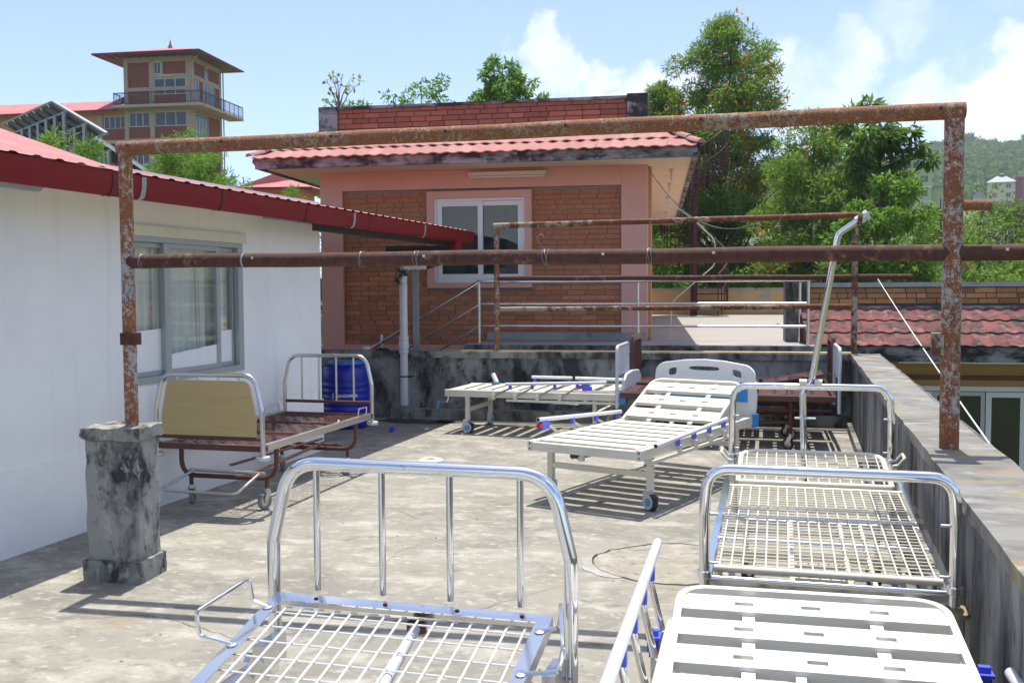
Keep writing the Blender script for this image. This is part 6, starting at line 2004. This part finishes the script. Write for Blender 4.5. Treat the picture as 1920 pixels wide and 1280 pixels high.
# ---- little red roofed house
sh = thing('little_house', 'little ochre house with hipped red roof between bush and pink house', 'building', (-29.9, 54.4, 0), R(14))
MB().box(-1.5, 1.3, 0, 4, 2, 7.75).build('wall', 'ochre', sh, smooth=False)
far_window(sh, -1.2, .7, 6.5, 7.4, -.02, 3)
b = MB()
b.add([(-2.3, -.9, 7.72), (2.3, -.9, 7.72), (3.2, 5, 7.72), (-2.3, 5, 7.72), (-.6, 1.2, 8.75), (.6, 2.6, 8.6)], ((0, 1, 5, 4), (1, 2, 5), (2, 3, 4, 5), (3, 0, 4)))
b.build('roof', 'roof_red', sh, smooth=False)
MB().bar((-2.3, -.92, 7.68), (2.3, -.92, 7.68), .06, .14).build('eaves_board', 'gutter', sh, smooth=False)
# ---- pale yellow apartment block and neighbours on the hill
def block(name, label, loc, rz, w, d, z0, z1, mat, floors, bays, roof='flat', win='glass_far'):
    t = thing(name, label, 'building', loc, rz)
    MB().box(0, w, 0, d, z0 - 8, z1).build('wall', mat, t, smooth=False)
    fh = (z1 - z0) / floors
    for f in range(floors):
        MB().box(-.15, w + .15, -.15, .0, z0 + f * fh - .12, z0 + f * fh + .12).build('band', 'far_white', t, smooth=False)
        for k in range(bays):
            x = w * (k + .5) / bays
            far_window(t, x - .7, x + .7, z0 + f * fh + .9, z0 + f * fh + 2.3, -.02, 2)
    if roof == 'hip':
        b = MB()
        b.add([(-.6, -.6, z1), (w + .6, -.6, z1), (w + .6, d + .6, z1), (-.6, d + .6, z1), (w * .35, d / 2, z1 + 2.4), (w * .65, d / 2, z1 + 2.4)], ((0, 1, 5, 4), (1, 2, 5), (2, 3, 4, 5), (3, 0, 4)))
        b.build('roof', 'slate', t, smooth=False)
    else:
        MB().plate([-.3, 0, w, w + .3], [-.3, 0, d, d + .3], z1, z1 + .8, {(1, 1)}).build('roof_parapet', mat, t, smooth=False)
    return t
yb = block('apartment_block', 'pale yellow four storey block with grey roof on the far slope', (55.9, 340, 0), R(-8), 7.6, 10, 22.5, 33.5, 'pale_yellow', 4, 2, 'hip')
MB().box(-4.0, -.01, 3, 9, 15, 30).build('side_wing', 'pale_yellow', yb, smooth=False)
b = MB(); b.add([(-4.4, 2.6, 29.6), (-.02, 2.6, 29.6), (-.02, 9, 29.6), (-4.4, 9, 29.6), (-2.2, 2.6, 31.5), (-2.2, 9, 31.5)], ((0, 4, 5, 3), (1, 2, 5, 4), (0, 1, 4))); b.build('side_roof', 'slate', yb, smooth=False)
MB().lathe([(1.0, 35.0), (1.0, 36.3), (.6, 36.6)], 14, Matrix.Translation((4.0, 5, 0))).build('water_tank', 'green_tank', yb)
bb = block('apartment_block', 'red brick gabled block with tall glass bay beside the pale yellow one', (63.7, 339, 0), R(-8), 9.0, 9, 22.5, 34.2, 'far_brick', 1, 1)
b = MB(); b.add([(-.3, -.3, 34.9), (9.3, -.3, 34.9), (4.5, -.3, 38.2), (-.3, 9, 34.9), (9.3, 9, 34.9), (4.5, 9, 38.2)], ((0, 1, 2), (0, 2, 5, 3), (1, 4, 5, 2))); b.build('gable', 'slate', bb, smooth=False)
far_window(bb, 1.8, 6.6, 27.5, 34.3, -.05, 4)
gb = block('apartment_block', 'green painted house half hidden behind the trees below the hill', (19.6, 215, 0), R(-6), 5.6, 8, 15.6, 24.2, 'mint', 3, 2)
MB().box(5.7, 9.0, 2, 8, 8, 21.5).build('side_wing', 'mint', gb, smooth=False)
MB().box(5.5, 9.6, 1.2, 8, 21.5, 21.8).build('side_roof', 'slate', gb, smooth=False)
for k in (1.2, 2.6):
    MB().lathe([(.5, 25.4), (.5, 26.7), (.3, 26.9)], 12, Matrix.Translation((k, 3, 0))).build('water_tank', 'black', gb)
lb = block('apartment_block', 'low pink and green house at the right picture edge below the brick gable', (47.5, 238, 0), R(-8), 8, 8, 14.5, 20.6, 'pink', 2, 3)
MB().box(-.4, 8.4, -.6, 8, 18.9, 19.4).build('green_band', 'mint', lb, smooth=False)
# ---- spiral stair
ss = thing('spiral_stair', 'dark red steel spiral stair at the far end of the upper terrace', 'stair', (-2.80, 28.55, .94), R(0))
MB().tube([(0, 0, 0), (0, 0, 4.9)], .095, 14).build('pole', 'spiral', ss)
nst = 22
for i in range(nst):
    a = R(-40 + i * 19)
    z = .18 + i * .2
    m = MB()
    da = R(13)
    pts = [(.09 * math.cos(a - da), .09 * math.sin(a - da), z), (.95 * math.cos(a - da * .8), .95 * math.sin(a - da * .8), z), (.95 * math.cos(a + da * .8), .95 * math.sin(a + da * .8), z), (.09 * math.cos(a + da), .09 * math.sin(a + da), z)]
    m.prism(pts, (0, 0, .03)).build('tread', 'spiral', ss, smooth=False)
    MB().tube([(.93 * math.cos(a), .93 * math.sin(a), z - .25), (.93 * math.cos(a), .93 * math.sin(a), z + .95)], .016, 6).build('baluster', 'spiral', ss)
    a2 = a + R(9.5)
    MB().tube([(.93 * math.cos(a2), .93 * math.sin(a2), z - .15), (.93 * math.cos(a2), .93 * math.sin(a2), z + 1.05)], .016, 6).build('baluster', 'spiral', ss)
MB().tube([(.93 * math.cos(R(-40 + i * 6.33)), .93 * math.sin(R(-40 + i * 6.33)), 1.13 + i * .0667) for i in range(66)], .022, 6).build('handrail', 'spiral', ss)
MB().tube([(.93 * math.cos(R(-40 + i * 6.33)), .93 * math.sin(R(-40 + i * 6.33)), .62 + i * .0667) for i in range(66)], .014, 6).build('handrail', 'spiral', ss)
# ================================================================== AIR
hz = MB().box(-1010, 1010, -310, 1210, -9, 130).mesh('haze', 'white_paint', False)
hm = bpy.data.materials.new('haze_air')
hm.use_nodes = True
hm.node_tree.nodes.clear()
ho = hm.node_tree.nodes.new('ShaderNodeOutputMaterial')
hv = hm.node_tree.nodes.new('ShaderNodeVolumePrincipled')
hv.inputs['Color'].default_value = (.80, .88, 1.0, 1)
hv.inputs['Density'].default_value = .00038
hv.inputs['Anisotropy'].default_value = .2
hm.node_tree.links.new(hv.outputs[0], ho.inputs['Volume'])
hz.materials.clear()
hz.materials.append(hm)
haze = link('haze', hz)
tag(haze, 'thin pale haze hanging in the air over the far hillside', 'haze', kind='stuff')
